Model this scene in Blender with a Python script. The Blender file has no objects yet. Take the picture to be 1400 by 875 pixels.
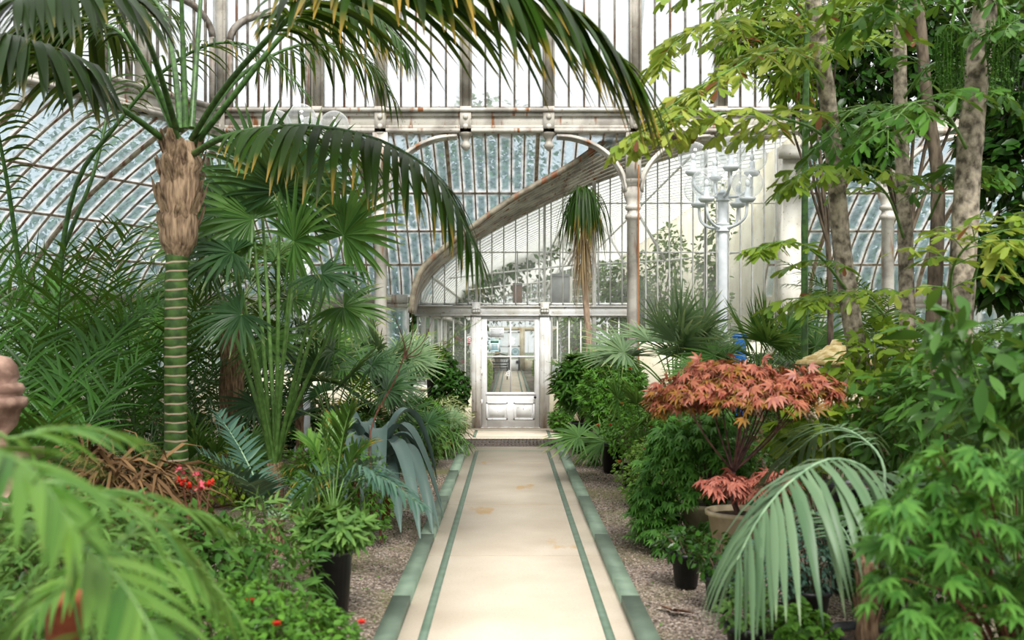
import bpy, math, random
import numpy as np
random.seed(7)
R = np.random.RandomState(11)
PI = math.pi
FP, CZ, VX, VY = 1361.0, 1.64, 697.0, 460.0
COL = bpy.context.scene.collection
def at(px, py, Y):
    """where a point seen in the survey photograph stands, Y metres down the path"""
    return np.array([(px - VX) / FP * Y, Y, CZ + (VY - py) / FP * Y])
def v3(*a): return np.array(a, float)
def unit(a):
    a = np.asarray(a, float)
    n = np.linalg.norm(a, axis=-1, keepdims=True); n[n < 1e-9] = 1
    return a / n
def rnd(a, b, n=None): return R.uniform(a, b, n)
UP = v3(0, 0, 1)

# ---------------------------------------------------------------- mesh building
class MB:
    def __init__(s): s.V = []; s.F = []; s.n = 0; s.T = []; s.M = []; s.U = {}
    def add(s, V, F, m=0, t=None):
        V = np.asarray(V, float).reshape(-1, 3); F = np.asarray(F, int)
        s.V.append(V); s.F.append(F + s.n); s.M.append(m)
        s.T.append(np.zeros(len(V)) if t is None else np.asarray(t, float).ravel())
        s.n += len(V)
    def box(s, lo, hi, m=0):
        x0, y0, z0 = lo; x1, y1, z1 = hi
        s.add([(x0,y0,z0),(x1,y0,z0),(x1,y1,z0),(x0,y1,z0),(x0,y0,z1),(x1,y0,z1),(x1,y1,z1),(x0,y1,z1)],
              [(0,3,2,1),(4,5,6,7),(0,1,5,4),(1,2,6,5),(2,3,7,6),(3,0,4,7)], m)
    def bar(s, a, b, w, h, m=0, up=UP):
        a = np.asarray(a, float); b = np.asarray(b, float); d = unit(b - a)
        if abs(np.dot(d, up)) > .95: up = v3(0, 1, 0)
        x = unit(np.cross(d, up)); z = np.cross(x, d)
        V = [p + x*sx*w/2 + z*sz*h/2 for p in (a, b) for sx, sz in ((-1,-1),(1,-1),(1,1),(-1,1))]
        s.add(V, [(0,1,2,3),(7,6,5,4),(0,4,5,1),(1,5,6,2),(2,6,7,3),(3,7,4,0)], m)
    def strip(s, P, w, h, m=0, side=None):
        """a bar of w x h swept along the polyline P"""
        P = np.asarray(P, float); T = unit(np.gradient(P, axis=0))
        X = unit(np.cross(T, UP if side is None else side)); Z = np.cross(X, T); k = len(P)
        V = np.stack([P - X*w/2 - Z*h/2, P + X*w/2 - Z*h/2, P + X*w/2 + Z*h/2, P - X*w/2 + Z*h/2], 1).reshape(-1, 3)
        F = [(4*i+j, 4*i+(j+1)%4, 4*i+4+(j+1)%4, 4*i+4+j) for i in range(k-1) for j in range(4)]
        s.add(V, F + [(3,2,1,0), (4*k-4,4*k-3,4*k-2,4*k-1)], m)
    def tube(s, P, r, n=7, m=0, t=None, cap=True):
        P = np.asarray(P, float); k = len(P); r = np.broadcast_to(r, (k,)).astype(float)
        T = unit(np.gradient(P, axis=0))
        ref = v3(0, 0, 1) if abs(T[:, 2]).mean() < .8 else v3(1, 0, 0)
        X = unit(np.cross(T, ref)); Z = np.cross(X, T)
        a = np.linspace(0, 2*PI, n, endpoint=False)
        V = P[:, None] + (X[:, None]*np.cos(a)[None, :, None] + Z[:, None]*np.sin(a)[None, :, None]) * r[:, None, None]
        i, j = np.meshgrid(np.arange(k-1), np.arange(n), indexing='ij'); j2 = (j+1) % n
        F = np.stack([i*n+j, i*n+j2, (i+1)*n+j2, (i+1)*n+j], -1).reshape(-1, 4)
        tt = np.zeros((k, n)) if t is None else np.repeat(np.asarray(t, float)[:, None], n, 1)
        s.add(V.reshape(-1, 3), F, m, tt.ravel())
        if cap:
            for e, q in ((0, range(n)), (k-1, range(n-1, -1, -1))):
                c = s.n; s.add(np.vstack([V[e], P[e:e+1]]), [(n, b, (b+1) % n) for b in range(n)] if e else [(n, (b+1) % n, b) for b in range(n)], m)
    def lathe(s, prof, c=(0, 0, 0), n=20, m=0):
        c = np.asarray(c, float); k = len(prof); a = np.linspace(0, 2*PI, n, endpoint=False)
        r = np.array([p[0] for p in prof])[:, None]; z = np.array([p[1] for p in prof])[:, None] + 0*a
        V = np.stack([r*np.cos(a), r*np.sin(a), z], -1).reshape(-1, 3) + c
        i, j = np.meshgrid(np.arange(k-1), np.arange(n), indexing='ij'); j2 = (j+1) % n
        s.add(V, np.stack([i*n+j, i*n+j2, (i+1)*n+j2, (i+1)*n+j], -1).reshape(-1, 4), m)
    def ball(s, c, r, m=0, n=14):
        a = np.linspace(-PI/2, PI/2, n//2+2); r = np.broadcast_to(r, (3,))
        V0 = s.n; s.lathe([(max(1e-4, math.cos(q)), math.sin(q)) for q in a], (0,0,0), n, m)
        s.V[-1] = s.V[-1]*r + np.asarray(c, float)
    def quad(s, a, b, c, d, m=0):
        s.add([a, b, c, d], [(0, 1, 2, 3)], m); s.U[len(s.F)-1] = 1
    def mesh(s, name, mats, off=(0, 0, 0), smooth=False):
        me = bpy.data.meshes.new(name)
        V = np.vstack(s.V) - np.asarray(off, float)
        me.vertices.add(len(V)); me.vertices.foreach_set('co', V.ravel())
        tot = np.concatenate([np.full(len(f), f.shape[1]) for f in s.F])
        idx = np.concatenate([f.ravel() for f in s.F])
        mi = np.concatenate([np.full(len(f), m) for f, m in zip(s.F, s.M)])
        me.loops.add(len(idx)); me.polygons.add(len(tot))
        me.polygons.foreach_set('loop_start', np.concatenate([[0], np.cumsum(tot)[:-1]]).astype(np.int32))
        me.loops.foreach_set('vertex_index', idx.astype(np.int32))
        me.polygons.foreach_set('material_index', mi.astype(np.int32))
        if smooth: me.polygons.foreach_set('use_smooth', np.ones(len(tot), bool))
        if s.U:
            uv = me.uv_layers.new(name='pane'); L = []
            for k, f in enumerate(s.F):
                L.append(np.tile([0,0, 1,0, 1,1, 0,1], len(f)) if k in s.U else np.full(f.size*2, .5))
            uv.data.foreach_set('uv', np.concatenate(L).astype(np.float32))
        at_ = me.attributes.new('along', 'FLOAT', 'POINT'); at_.data.foreach_set('value', np.concatenate(s.T).astype(np.float32))
        me.update(calc_edges=True)
        for m in (mats if isinstance(mats, (list, tuple)) else [mats]): me.materials.append(m)
        return me
    def build(s, name, mats, parent=None, smooth=False, label=None):
        off = v3(0, 0, 0); p = parent
        while p is not None: off = off + np.array(p.location); p = p.parent
        o = bpy.data.objects.new(name, s.mesh(name, mats, off, smooth)); COL.objects.link(o)
        o.parent = parent
        if label: o['label'] = label
        return o

def tag(o, label=None, cat=None, group=None, kind=None):
    for k, x in (('label', label), ('category', cat), ('group', group), ('kind', kind)):
        if x: o[k] = x
    return o
def thing(name, label, cat, loc, group=None, kind=None):
    o = bpy.data.objects.new(name, None); COL.objects.link(o); o.empty_display_size = .1
    o.location = (float(loc[0]), float(loc[1]), float(loc[2]) if len(loc) > 2 else 0.0)
    return tag(o, label, cat, group, kind)
def copy_tree(o, parent=None):
    c = o.copy(); COL.objects.link(c); c.parent = parent
    for ch in [x for x in o.children]: copy_tree(ch, c)
    return c
def spawn(proto, label, loc, rz=0, sc=1, group=None):
    o = copy_tree(proto); o.location = (float(loc[0]), float(loc[1]), float(loc[2]) if len(loc) > 2 else 0)
    o.rotation_euler = (0, 0, rz); o.scale = (sc, sc, sc); o['label'] = label
    if group: o['group'] = group
    return o
def struct(name, b, mats, parent=None, smooth=False, label=None):
    o = b.build(name, mats, parent, smooth)
    if parent is None: o['kind'] = 'structure'
    if label: o['label'] = label
    return o

def spline(P, k):
    """Catmull-Rom curve of k points through P"""
    P = np.asarray(P, float); Q = np.vstack([2*P[0]-P[1], P, 2*P[-1]-P[-2]])
    out = []; n = len(P) - 1
    for u in np.linspace(0, n, k):
        i = min(int(u), n-1); t = u - i; a, b, c, d = Q[i:i+4]
        out.append(.5*((2*b) + (c-a)*t + (2*a-5*b+4*c-d)*t*t + (3*b-a-3*c+d)*t**3))
    return np.array(out)
def arch(base, az, el, L, sag, k=14, wob=.0):
    """a stem that leaves base at elevation el (deg) and bends down by sag (deg)"""
    P = [np.asarray(base, float)]
    for i in range(k-1):
        e = math.radians(el - sag*((i/(k-1))**1.3)); a = math.radians(az + wob*i)
        P.append(P[-1] + v3(math.cos(e)*math.cos(a), math.cos(e)*math.sin(a), math.sin(e))*L/(k-1))
    return np.array(P)
def blades(b, P, D, N, L, W, prof, droop=0., fold=.25, m=0, lift=None):
    """n leaf blades at once; prof is the width along the blade; they bend under their weight by droop"""
    P = np.atleast_2d(P); n = len(P); D = unit(np.broadcast_to(D, (n,3))); N = np.broadcast_to(N, (n,3))
    L = np.broadcast_to(L, (n,)).astype(float); W = np.broadcast_to(W, (n,)).astype(float); droop = np.broadcast_to(droop, (n,)).astype(float)
    k = len(prof); S = unit(np.cross(D, N)); c = P.copy(); rows = []
    w = 3 if fold else 2
    for i in range(k):
        t = i/(k-1)
        d = unit(D + v3(0,0,-1)*(droop*t)[:, None]); nn = np.cross(S, d)
        h = (W*prof[i]/2)[:, None]
        if fold: rows += [c - S*h + nn*h*fold, c, c + S*h + nn*h*fold]
        else: rows += [c - S*h, c + S*h]
        t2 = (i+.5)/(k-1); c = c + unit(D + v3(0,0,-1)*(droop*t2)[:, None])*(L/(k-1))[:, None]
    V = np.stack(rows, 1)                      # n, k*w, 3
    q = [(i*w+j, i*w+j+1, (i+1)*w+j+1, (i+1)*w+j) for i in range(k-1) for j in range(w-1)]
    F = (np.arange(n)[:, None, None]*(k*w) + np.array(q)[None]).reshape(-1, 4)
    t = np.tile(np.repeat(np.linspace(0, 1, k), w), n)
    b.add(V.reshape(-1, 3), F, m, t)

LONG = (.35, .9, 1, .85, .5, .04)
LANCE = (.25, .9, 1, .6, .04)
OVATE = (.2, 1, .8, .04)
FISH = (.06, .5, 1.0, .55)
PINNA = (.5, 1, .95, .7, .35, .03)
# ---------------------------------------------------------------- materials
def _nt(name):
    m = bpy.data.materials.new(name); m.use_nodes = True; n = m.node_tree; n.nodes.clear()
    o = n.nodes.new('ShaderNodeOutputMaterial'); return m, n, o
def N_(n, t, **k):
    x = n.nodes.new(t)
    for a, v in k.items(): setattr(x, a, v)
    return x
def mixc(n, f, a, b):
    x = n.nodes.new('ShaderNodeMix'); x.data_type = 'RGBA'
    for i, v in ((0, f), (6, a), (7, b)):
        if hasattr(v, 'links'): n.links.new(v, x.inputs[i])
        else: x.inputs[i].default_value = v if i == 0 else (*v, 1)
    return x.outputs[2]
def noise(n, sc, det=3, obj=True, dist=0, vec=None, stretch=None):
    c = n.nodes.new('ShaderNodeTexCoord'); x = n.nodes.new('ShaderNodeTexNoise')
    x.inputs['Scale'].default_value = sc; x.inputs['Detail'].default_value = det; x.inputs['Distortion'].default_value = dist
    src = c.outputs['Object']
    if stretch:
        mp = n.nodes.new('ShaderNodeMapping'); mp.inputs['Scale'].default_value = stretch; n.links.new(src, mp.inputs[0]); src = mp.outputs[0]
    n.links.new(src, x.inputs['Vector']); return x.outputs[0]
def ramp(n, f, a, b, va=0., vb=1.):
    x = n.nodes.new('ShaderNodeMapRange'); x.clamp = True
    n.links.new(f, x.inputs[0]); x.inputs[1].default_value = a; x.inputs[2].default_value = b
    x.inputs[3].default_value = va; x.inputs[4].default_value = vb; return x.outputs[0]
def math_(n, op, a, b):
    x = n.nodes.new('ShaderNodeMath'); x.operation = op
    for i, v in ((0, a), (1, b)):
        if hasattr(v, 'links'): n.links.new(v, x.inputs[i])
        else: x.inputs[i].default_value = v
    return x.outputs[0]
def srgb(h):
    c = [int(h[i:i+2], 16)/255 for i in (0, 2, 4)]
    return tuple(x/12.92 if x <= .04045 else ((x+.055)/1.055)**2.4 for x in c)
LK = .62
def lsr(h):
    r, g, b = srgb(h); return (r*LK*1.08, g*LK, b*LK*.82)
def leafmat(name, c1, c2, tip=None, tipat=.75, rough=.5, trans=.4, spec=.22, green=True, dead=0.):
    m, n, o = _nt(name); g = n.nodes.new('ShaderNodeNewGeometry'); a = N_(n, 'ShaderNodeAttribute', attribute_name='along')
    col = mixc(n, g.outputs['Random Per Island'], lsr(c1), lsr(c2))
    if tip:
        f = ramp(n, math_(n, 'ADD', a.outputs['Fac'], math_(n, 'MULTIPLY', g.outputs['Random Per Island'], .25)), tipat, tipat+.3)
        col = mixc(n, f, col, srgb(tip))
    if dead: col = mixc(n, ramp(n, g.outputs['Random Per Island'], 1-dead, 1-dead+.01), col, srgb('6a3c26'))
    p = n.nodes.new('ShaderNodeBsdfPrincipled'); p.inputs['Roughness'].default_value = rough; p.inputs['Specular IOR Level'].default_value = spec
    n.links.new(col, p.inputs['Base Color'])
    tr = n.nodes.new('ShaderNodeBsdfTranslucent')
    n.links.new(mixc(n, .25, col, srgb('b8d050')) if green else col, tr.inputs[0])
    hv = n.nodes.new('ShaderNodeMix'); hv.data_type = 'RGBA'; hv.blend_type = 'MULTIPLY'; hv.inputs[0].default_value = 1
    mx = n.nodes.new('ShaderNodeMixShader'); mx.inputs[0].default_value = trans*.6
    n.links.new(p.outputs[0], mx.inputs[1]); n.links.new(tr.outputs[0], mx.inputs[2]); n.links.new(mx.outputs[0], o.inputs[0])
    n.nodes.remove(hv)
    return m
def mat(name, c1, c2=None, sc=8, rough=.6, metal=0., bump=0., stretch=None, lo=.4, hi=.6, spec=.4, det=4):
    m, n, o = _nt(name); p = n.nodes.new('ShaderNodeBsdfPrincipled')
    p.inputs['Roughness'].default_value = rough; p.inputs['Metallic'].default_value = metal; p.inputs['Specular IOR Level'].default_value = spec
    if c2:
        nz = noise(n, sc, det, stretch=stretch)
        n.links.new(mixc(n, ramp(n, nz, lo, hi), srgb(c1), srgb(c2)), p.inputs['Base Color'])
        if bump:
            bp = n.nodes.new('ShaderNodeBump'); bp.inputs['Strength'].default_value = bump; bp.inputs['Distance'].default_value = .02
            n.links.new(nz, bp.inputs['Height']); n.links.new(bp.outputs[0], p.inputs['Normal'])
    else: p.inputs['Base Color'].default_value = (*srgb(c1), 1)
    n.links.new(p.outputs[0], o.inputs[0]); return m
def paintmat(name, base, dirt, rust, rust_amt=.5, rust_bottom=None, sc=3):
    """old white paint with grey grime, vertical rust runs and flakes"""
    m, n, o = _nt(name); p = n.nodes.new('ShaderNodeBsdfPrincipled'); p.inputs['Roughness'].default_value = .55
    c = mixc(n, ramp(n, noise(n, sc, 6), .42, .62), srgb(base), srgb(dirt))
    r = noise(n, 1.0, 6, stretch=(9, 9, 1.1)); f = ramp(n, r, .72-rust_amt*.25, .78-rust_amt*.18)
    if rust_bottom is not None:
        g = n.nodes.new('ShaderNodeNewGeometry'); s = n.nodes.new('ShaderNodeSeparateXYZ'); n.links.new(g.outputs['Position'], s.inputs[0])
        zf = ramp(n, s.outputs[2], rust_bottom, 0., 0, .75)
        f = math_(n, 'MINIMUM', 1, math_(n, 'ADD', math_(n, 'MULTIPLY', f, .4), math_(n, 'MULTIPLY', zf, ramp(n, noise(n, 1.5, 5, stretch=(8, 8, 1)), .38, .6))))
    c = mixc(n, f, c, srgb(rust))
    fl = ramp(n, noise(n, 22, 5), .64, .7)
    c = mixc(n, math_(n, 'MULTIPLY', fl, .6), c, srgb('6a5a4a'))
    n.links.new(c, p.inputs['Base Color']); n.links.new(p.outputs[0], o.inputs[0]); return m
def glassmat(name, tint, dirt_lo, dirt_hi, edge=.0, sc=2.5, dirtcol='e8eef0', stretch=None, gloss=.04, tl=.6, rimf=0., edgecol=None):
    """dirty greenhouse pane: see-through, with a milky film, thicker at the edges of each pane"""
    m, n, o = _nt(name)
    t = n.nodes.new('ShaderNodeBsdfTransparent'); t.inputs[0].default_value = (*tint, 1)
    d = n.nodes.new('ShaderNodeBsdfDiffuse'); d.inputs[0].default_value = (*srgb(dirtcol), 1)
    l = n.nodes.new('ShaderNodeBsdfTranslucent'); l.inputs[0].default_value = (*srgb(dirtcol), 1)
    dl = n.nodes.new('ShaderNodeMixShader'); dl.inputs[0].default_value = tl; n.links.new(d.outputs[0], dl.inputs[1]); n.links.new(l.outputs[0], dl.inputs[2])
    f = ramp(n, noise(n, sc, 5, stretch=stretch), .3, .7, dirt_lo, dirt_hi)
    if edge:
        u = n.nodes.new('ShaderNodeUVMap'); u.uv_map = 'pane'; s = n.nodes.new('ShaderNodeSeparateXYZ'); n.links.new(u.outputs[0], s.inputs[0])
        e = None
        for i in (0, 1):
            a = math_(n, 'ABSOLUTE', math_(n, 'SUBTRACT', s.outputs[i], .5), 0)
            q = ramp(n, a, .18 if i == 0 else .40, .46 if i == 0 else .5)
            e = q if e is None else math_(n, 'MAXIMUM', e, q)
        e = math_(n, 'MULTIPLY', e, ramp(n, noise(n, 5, 3), .3, .65, .25, 1.0))
        f = math_(n, 'MINIMUM', .97, math_(n, 'ADD', f, math_(n, 'MULTIPLY', e, edge)))
        if edgecol:
            ec = mixc(n, math_(n, 'MINIMUM', 1, math_(n, 'MULTIPLY', e, 1.5)), srgb(dirtcol), srgb(edgecol)); n.links.new(ec, d.inputs[0]); n.links.new(ec, l.inputs[0])
    if rimf:
        lw = n.nodes.new('ShaderNodeLayerWeight'); lw.inputs[0].default_value = .5
        f = math_(n, 'MINIMUM', .9, math_(n, 'ADD', f, math_(n, 'MULTIPLY', math_(n, 'POWER', lw.outputs['Facing'], 3.), rimf)))
    mx = n.nodes.new('ShaderNodeMixShader'); n.links.new(f, mx.inputs[0]); n.links.new(t.outputs[0], mx.inputs[1]); n.links.new(dl.outputs[0], mx.inputs[2])
    g = n.nodes.new('ShaderNodeBsdfGlossy'); g.inputs['Roughness'].default_value = .08
    m2 = n.nodes.new('ShaderNodeMixShader'); m2.inputs[0].default_value = gloss; n.links.new(mx.outputs[0], m2.inputs[1]); n.links.new(g.outputs[0], m2.inputs[2])
    n.links.new(m2.outputs[0], o.inputs[0]); return m

M = {}
M['kentia'] = leafmat('kentia_leaf', '203c10', '3a641a', 'b08a3a', .93, .45)
M['kentia_dark'] = leafmat('kentia_dark_leaf', '1c3316', '2d4c22', '8a7a40', 1.0, .36)
M['areca'] = leafmat('areca_leaf', '2a5a22', '4e8a34', None, .8, .4)
M['areca_bright'] = leafmat('bright_frond_leaf', '3e7630', '78a850', 'b9b060', 1.1, .35, .4)
M['fan'] = leafmat('fan_leaf', '3c6a30', '5f8f48', 'b0a868', .98, .36)
M['fan_dark'] = leafmat('fan_dark_leaf', '2c5232', '47704a', 'a0a070', 1.05, .36)
M['fan_pale'] = leafmat('fan_pale_leaf', '6c9470', '8fb08c', 'c0bc88', 1.0, .36)
M['agave'] = leafmat('blue_strap_leaf', '50707a', '7c9a9c', 'a8b090', 1.1, .42, .05, green=False)
M['bluefern'] = leafmat('blue_frond_leaf', '38605a', '5a8478', None, .8, .4, .2)
M['sage'] = leafmat('soft_green_leaf', '4a7a3c', '79a85a', None, .8, .6)
M['herb'] = leafmat('herb_leaf', '3c7028', '6ba83e', None, .8, .5)
M['shrub'] = leafmat('shrub_leaf', '35662a', '5a8e40', None, .8, .38)
M['lime'] = leafmat('lime_leaf', '6a9a30', 'a0c048', 'c8b040', 1.05, .45, .5)
M['fish'] = leafmat('fishtail_leaf', '5f8f2e', 'a0bf48', '8a5a34', 1.12, .4, .55, dead=.05)
M['fish_pale'] = leafmat('fishtail_pale_leaf', '86ac40', 'c4d468', '7a4030', 1.08, .4, .6, dead=.07)
M['fish_dark'] = leafmat('fishtail_dark_leaf', '356a24', '5c9438', '6a4a2c', 1.15, .38, .4)
M['maple_red'] = leafmat('red_maple_leaf', '9c4a44', 'cc8468', '98805a', 1.0, .5, .3, .5, green=False)
M['maple_pink'] = leafmat('pink_maple_leaf', 'b0645c', 'd08a80', None, .9, .55, .3, green=False)
M['maple_green'] = leafmat('green_maple_leaf', '38742e', '66a448', None, .9, .5, .45)
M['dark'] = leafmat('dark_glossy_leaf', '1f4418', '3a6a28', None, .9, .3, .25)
M['grey_frond'] = leafmat('grey_green_frond_leaf', '5a8064', '80a488', 'a8b890', 1.0, .4, .25)
M['ext'] = leafmat('outside_tree_leaf', '2f5a30', '568848', None, .9, .6, .3)
M['climber'] = leafmat('climber_leaf', '5a8a38', '8db858', None, .9, .5, .5)
M['dry'] = leafmat('dry_leaf', '8a6a48', 'b8905c', None, .9, .7, .2)
M['variegated'] = leafmat('variegated_leaf', '7a9a60', 'd0d8b0', None, .9, .5, .3)
M['rachis'] = mat('green_stalk', '4c6e30', '638642', 20, .45)
M['maple_olive'] = leafmat('olive_maple_leaf', '7a6430', 'b0803c', '9a5a40', .9, .55, .35, green=False)
M['rachis_dark'] = mat('dark_green_stalk', '2e4a22', '45682e', 20, .4)
M['rachis_grey'] = mat('grey_green_stalk', '6a8a68', '88a480', 20, .45)
M['rachis_pale'] = mat('pale_stalk', '7a9058', '94a870', 20, .45)
M['twig'] = mat('brown_twig', '4a3a2c', '6a5a44', 30, .8)
M['redstem'] = mat('reddish_stem', '54301f', '74483a', 30, .6)
M['bark'] = mat('grey_brown_bark', '4e463b', 'b0a492', 6, .85, 0, .7, (3, 3, 2.4), .35, .65)
M['bark_dark'] = mat('dark_bark', '3f362c', '6e6252', 7, .9, 0, .6, (3, 3, 1), .35, .65)
M['fibre'] = mat('palm_fibre', '5a4230', 'a08468', 10, .95, 0, .8, (5, 5, 1), .35, .65)
M['husk'] = mat('dry_leaf_base', '4a3628', 'ae9478', 7, .85, 0, .7, (5, 5, .8), .3, .65)
M['redfibre'] = mat('red_fibre', '5a2e1c', '8a5030', 14, .95, 0, .8, (5, 5, 1), .35, .65)
M['petal_red'] = leafmat('red_petal', 'd8241c', 'f04030', None, .9, .5, .3, green=False)
M['petal_pink'] = leafmat('pink_petal', 'e05a78', 'f08098', None, .9, .5, .3, green=False)
M['petal_orange'] = leafmat('orange_petal', 'e85a20', 'f8a030', None, .9, .5, .3, green=False)
M['pot_black'] = mat('black_plastic', '16171a', '24262a', 6, .42)
M['terracotta'] = mat('terracotta', '8a4630', 'a86040', 10, .8)
M['ceramic'] = mat('glazed_stoneware', 'a89878', 'c4b698', 6, .5)
M['soil'] = mat('potting_soil', '241b14', '4a3a2c', 40, .95, 0, .8)
M['stone'] = mat('weathered_stone', '6e5448', 'a08474', 8, .85, 0, .4)
M['lamp_paint'] = mat('lamp_grey_paint', 'c4cacf', 'dde2e6', 4, .45)
M['blue'] = mat('blue_plastic', '1e68b8', None, rough=.4)
M['steel'] = mat('grey_steel', 'a4a8a8', 'bcc0c0', 5, .5)
M['wood_pale'] = mat('yellow_thatch', 'c0a468', 'e8d6a4', 14, .8, 0, .5)
M['pebble'] = mat('pale_pebble', 'a89880', 'd8cbb0', 3, .7)
M['black_iron'] = mat('black_iron', '15171a', None, rough=.4)
M['paper'] = mat('white_paper', 'e4e8ea', None, rough=.6)
M['ink'] = mat('grey_print', '5c6068', None, rough=.6)
M['sign_red'] = mat('sign_red', 'c8202c', None, rough=.5)
M['sign_green'] = mat('sign_green', '2f7a68', None, rough=.5)
M['sign_blue'] = mat('sign_teal', '4a8c98', None, rough=.5)
M['white'] = paintmat('white_iron_paint', 'dededc', 'c4c2ba', '8c6a4c', .0, .9)
M['door'] = paintmat('door_paint', 'e0e1e2', 'd4d4d2', 'b09878', -.4)
M['iron'] = paintmat('weathered_white_iron', 'c8c4ba', '98928a', '8a5a34', .55)
M['iron_post'] = paintmat('flaking_iron', 'bdb8ae', '8e877c', '8a6a50', .35)
M['rusty'] = paintmat('rusty_glazing_bar', 'b4a894', '8a7a66', '80543a', .7, sc=8)
M['greybar'] = paintmat('grey_glazing_bar', '8e8880', '6a6258', '6a4a34', .6, sc=8)
M['whitebar'] = mat('white_glazing_bar', 'eceeec', 'd8d8d2', 6, .5)
M['plaster'] = paintmat('cream_plaster', 'e4e0cc', 'd2ccb4', 'b09060', .0, .8, sc=1.5)
M['slab'] = M['path'] = None
M['glass_sky'] = glassmat('clerestory_glass', (.93,.95,.98), .12, .6, .2, 3)
M['glass_blue'] = glassmat('blue_dirty_glass', (.76,.88,.93), .25, .62, .9, 1.6, 'b4ccd8', (7, 7, .8), tl=.75, edgecol='ffffff')
M['glass_clear'] = glassmat('partition_glass', (.97,.98,.97), .08, .24, .0, 2, 'f4f6f4')
M['glass_vault'] = glassmat('whitewashed_glass', (.98,.99,.99), .3, .85, .1, 2.2, 'fafbf9', (1, 5, 1), tl=.85)
M['globe'] = glassmat('globe_glass', (.95,.965,.97), .05, .20, .0, 2.5, 'f2f4f4', gloss=.07, rimf=.7)
# ================================================================ setting
def floormats():
    m, n, o = _nt('cream_path'); p = n.nodes.new('ShaderNodeBsdfPrincipled'); p.inputs['Roughness'].default_value = .7; p.inputs['Specular IOR Level'].default_value = .25
    c = mixc(n, ramp(n, noise(n, 1.6, 6), .35, .7), srgb('cfc3b2'), srgb('bdaf9c'))
    c = mixc(n, ramp(n, noise(n, 60, 3), .5, .8, 0, .35), c, srgb('a0907c'))
    c = mixc(n, ramp(n, noise(n, .9, 5, stretch=(2.2, .8, 1)), .64, .68, 0, .7), c, srgb('c09a60'))
    n.links.new(c, p.inputs['Base Color']); n.links.new(p.outputs[0], o.inputs[0]); M['path'] = m
    m, n, o = _nt('gravel_bed'); p = n.nodes.new('ShaderNodeBsdfPrincipled'); p.inputs['Roughness'].default_value = .95
    tc = n.nodes.new('ShaderNodeTexCoord'); vo = n.nodes.new('ShaderNodeTexVoronoi'); vo.inputs['Scale'].default_value = 75
    n.links.new(tc.outputs['Object'], vo.inputs['Vector'])
    sp = n.nodes.new('ShaderNodeSeparateColor'); n.links.new(vo.outputs['Color'], sp.inputs[0])
    c = mixc(n, sp.outputs[0], srgb('3a2f27'), srgb('94857a'))
    c = mixc(n, ramp(n, sp.outputs[1], .8, .85), c, srgb('b4a89c'))
    c = mixc(n, ramp(n, noise(n, 1.1, 5), .45, .68), c, srgb('6b6a3c'))
    c = mixc(n, ramp(n, noise(n, .35, 5), .5, .75), c, srgb('33281f'))
    n.links.new(c, p.inputs['Base Color'])
    bp = n.nodes.new('ShaderNodeBump'); bp.inputs['Strength'].default_value = .9; bp.inputs['Distance'].default_value = .015; bp.invert = True
    n.links.new(vo.outputs['Distance'], bp.inputs['Height']); n.links.new(bp.outputs[0], p.inputs['Normal'])
    n.links.new(p.outputs[0], o.inputs[0]); M['gravel'] = m
    M['greenkerb'] = mat('green_kerb_paint', '58695a', '728472', 5, .6, lo=.3, hi=.7)
    M['greenline'] = mat('green_inlay', '566a58', '6c8070', 9, .6, lo=.3, hi=.7)
    M['grate'] = mat('grate_iron', '38322e', '544a44', 12, .7)
    M['dark'] = M['dark']; M['void'] = mat('dark_drain', '100e0c', None, rough=.9)
    M['ground'] = mat('outside_ground', '5a6a40', '7a8258', 1, .9)
floormats()
CX = .037
b = MB(); b.box((-14,-3,-.30), (14, 20, -.02)); struct('floor_beds', b, M['gravel'])
b = MB(); b.box((-60,-20,-.6), (60, 120, -.31)); struct('floor_outside', b, M['ground'])
b = MB(); b.box((CX-.645, -1.5, -.02), (CX+.645, 14.82, .0)); b.box((-1.05, 15.93, -.02), (.98, 17.95, .0)); b.box((-1.09,14.82,-.2),(.98+.04,15.95,-.085)); struct('floor_path', b, M['path'])
b = MB()
for y in (3.6, 5.35, 7.44, 9.7, 12.9): b.box((CX-.64, y, -.001), (CX+.64, y+.006, .0012))
struct('trim_1', b, mat('slab_joint', 'a8967c', 'b8a88c', 5, .8))
b = MB()
for s in (-1, 1): b.box((CX+s*.51-.026, -1.5, 0), (CX+s*.51+.026, 14.25, .002))
b.box((CX-.536, 14.22, 0), (CX+.536, 14.27, .002))
for s in (-1, 1): b.box((CX+s*.62-.026, 16.2, 0), (CX+s*.62+.026, 17.4, .002))
b.box((CX-.646, 16.18, 0), (CX+.646, 16.22, .002)); b.box((CX-.646, 17.38, 0), (CX+.646, 17.41, .002))
struct('trim_2', b, M['greenline'])
for s, nm in ((-1, 'trim_kerb_left'), (1, 'trim_kerb_right')):
    b = MB(); x0, x1 = sorted((CX+s*.645, CX+s*.755))
    y = -1.5
    while y < 14.8:
        e = min(14.82, y + 1.9); b.box((x0, y, -.1), (x1, e-.008, .055)); y = e
    struct(nm, b, M['greenkerb'])
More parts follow.
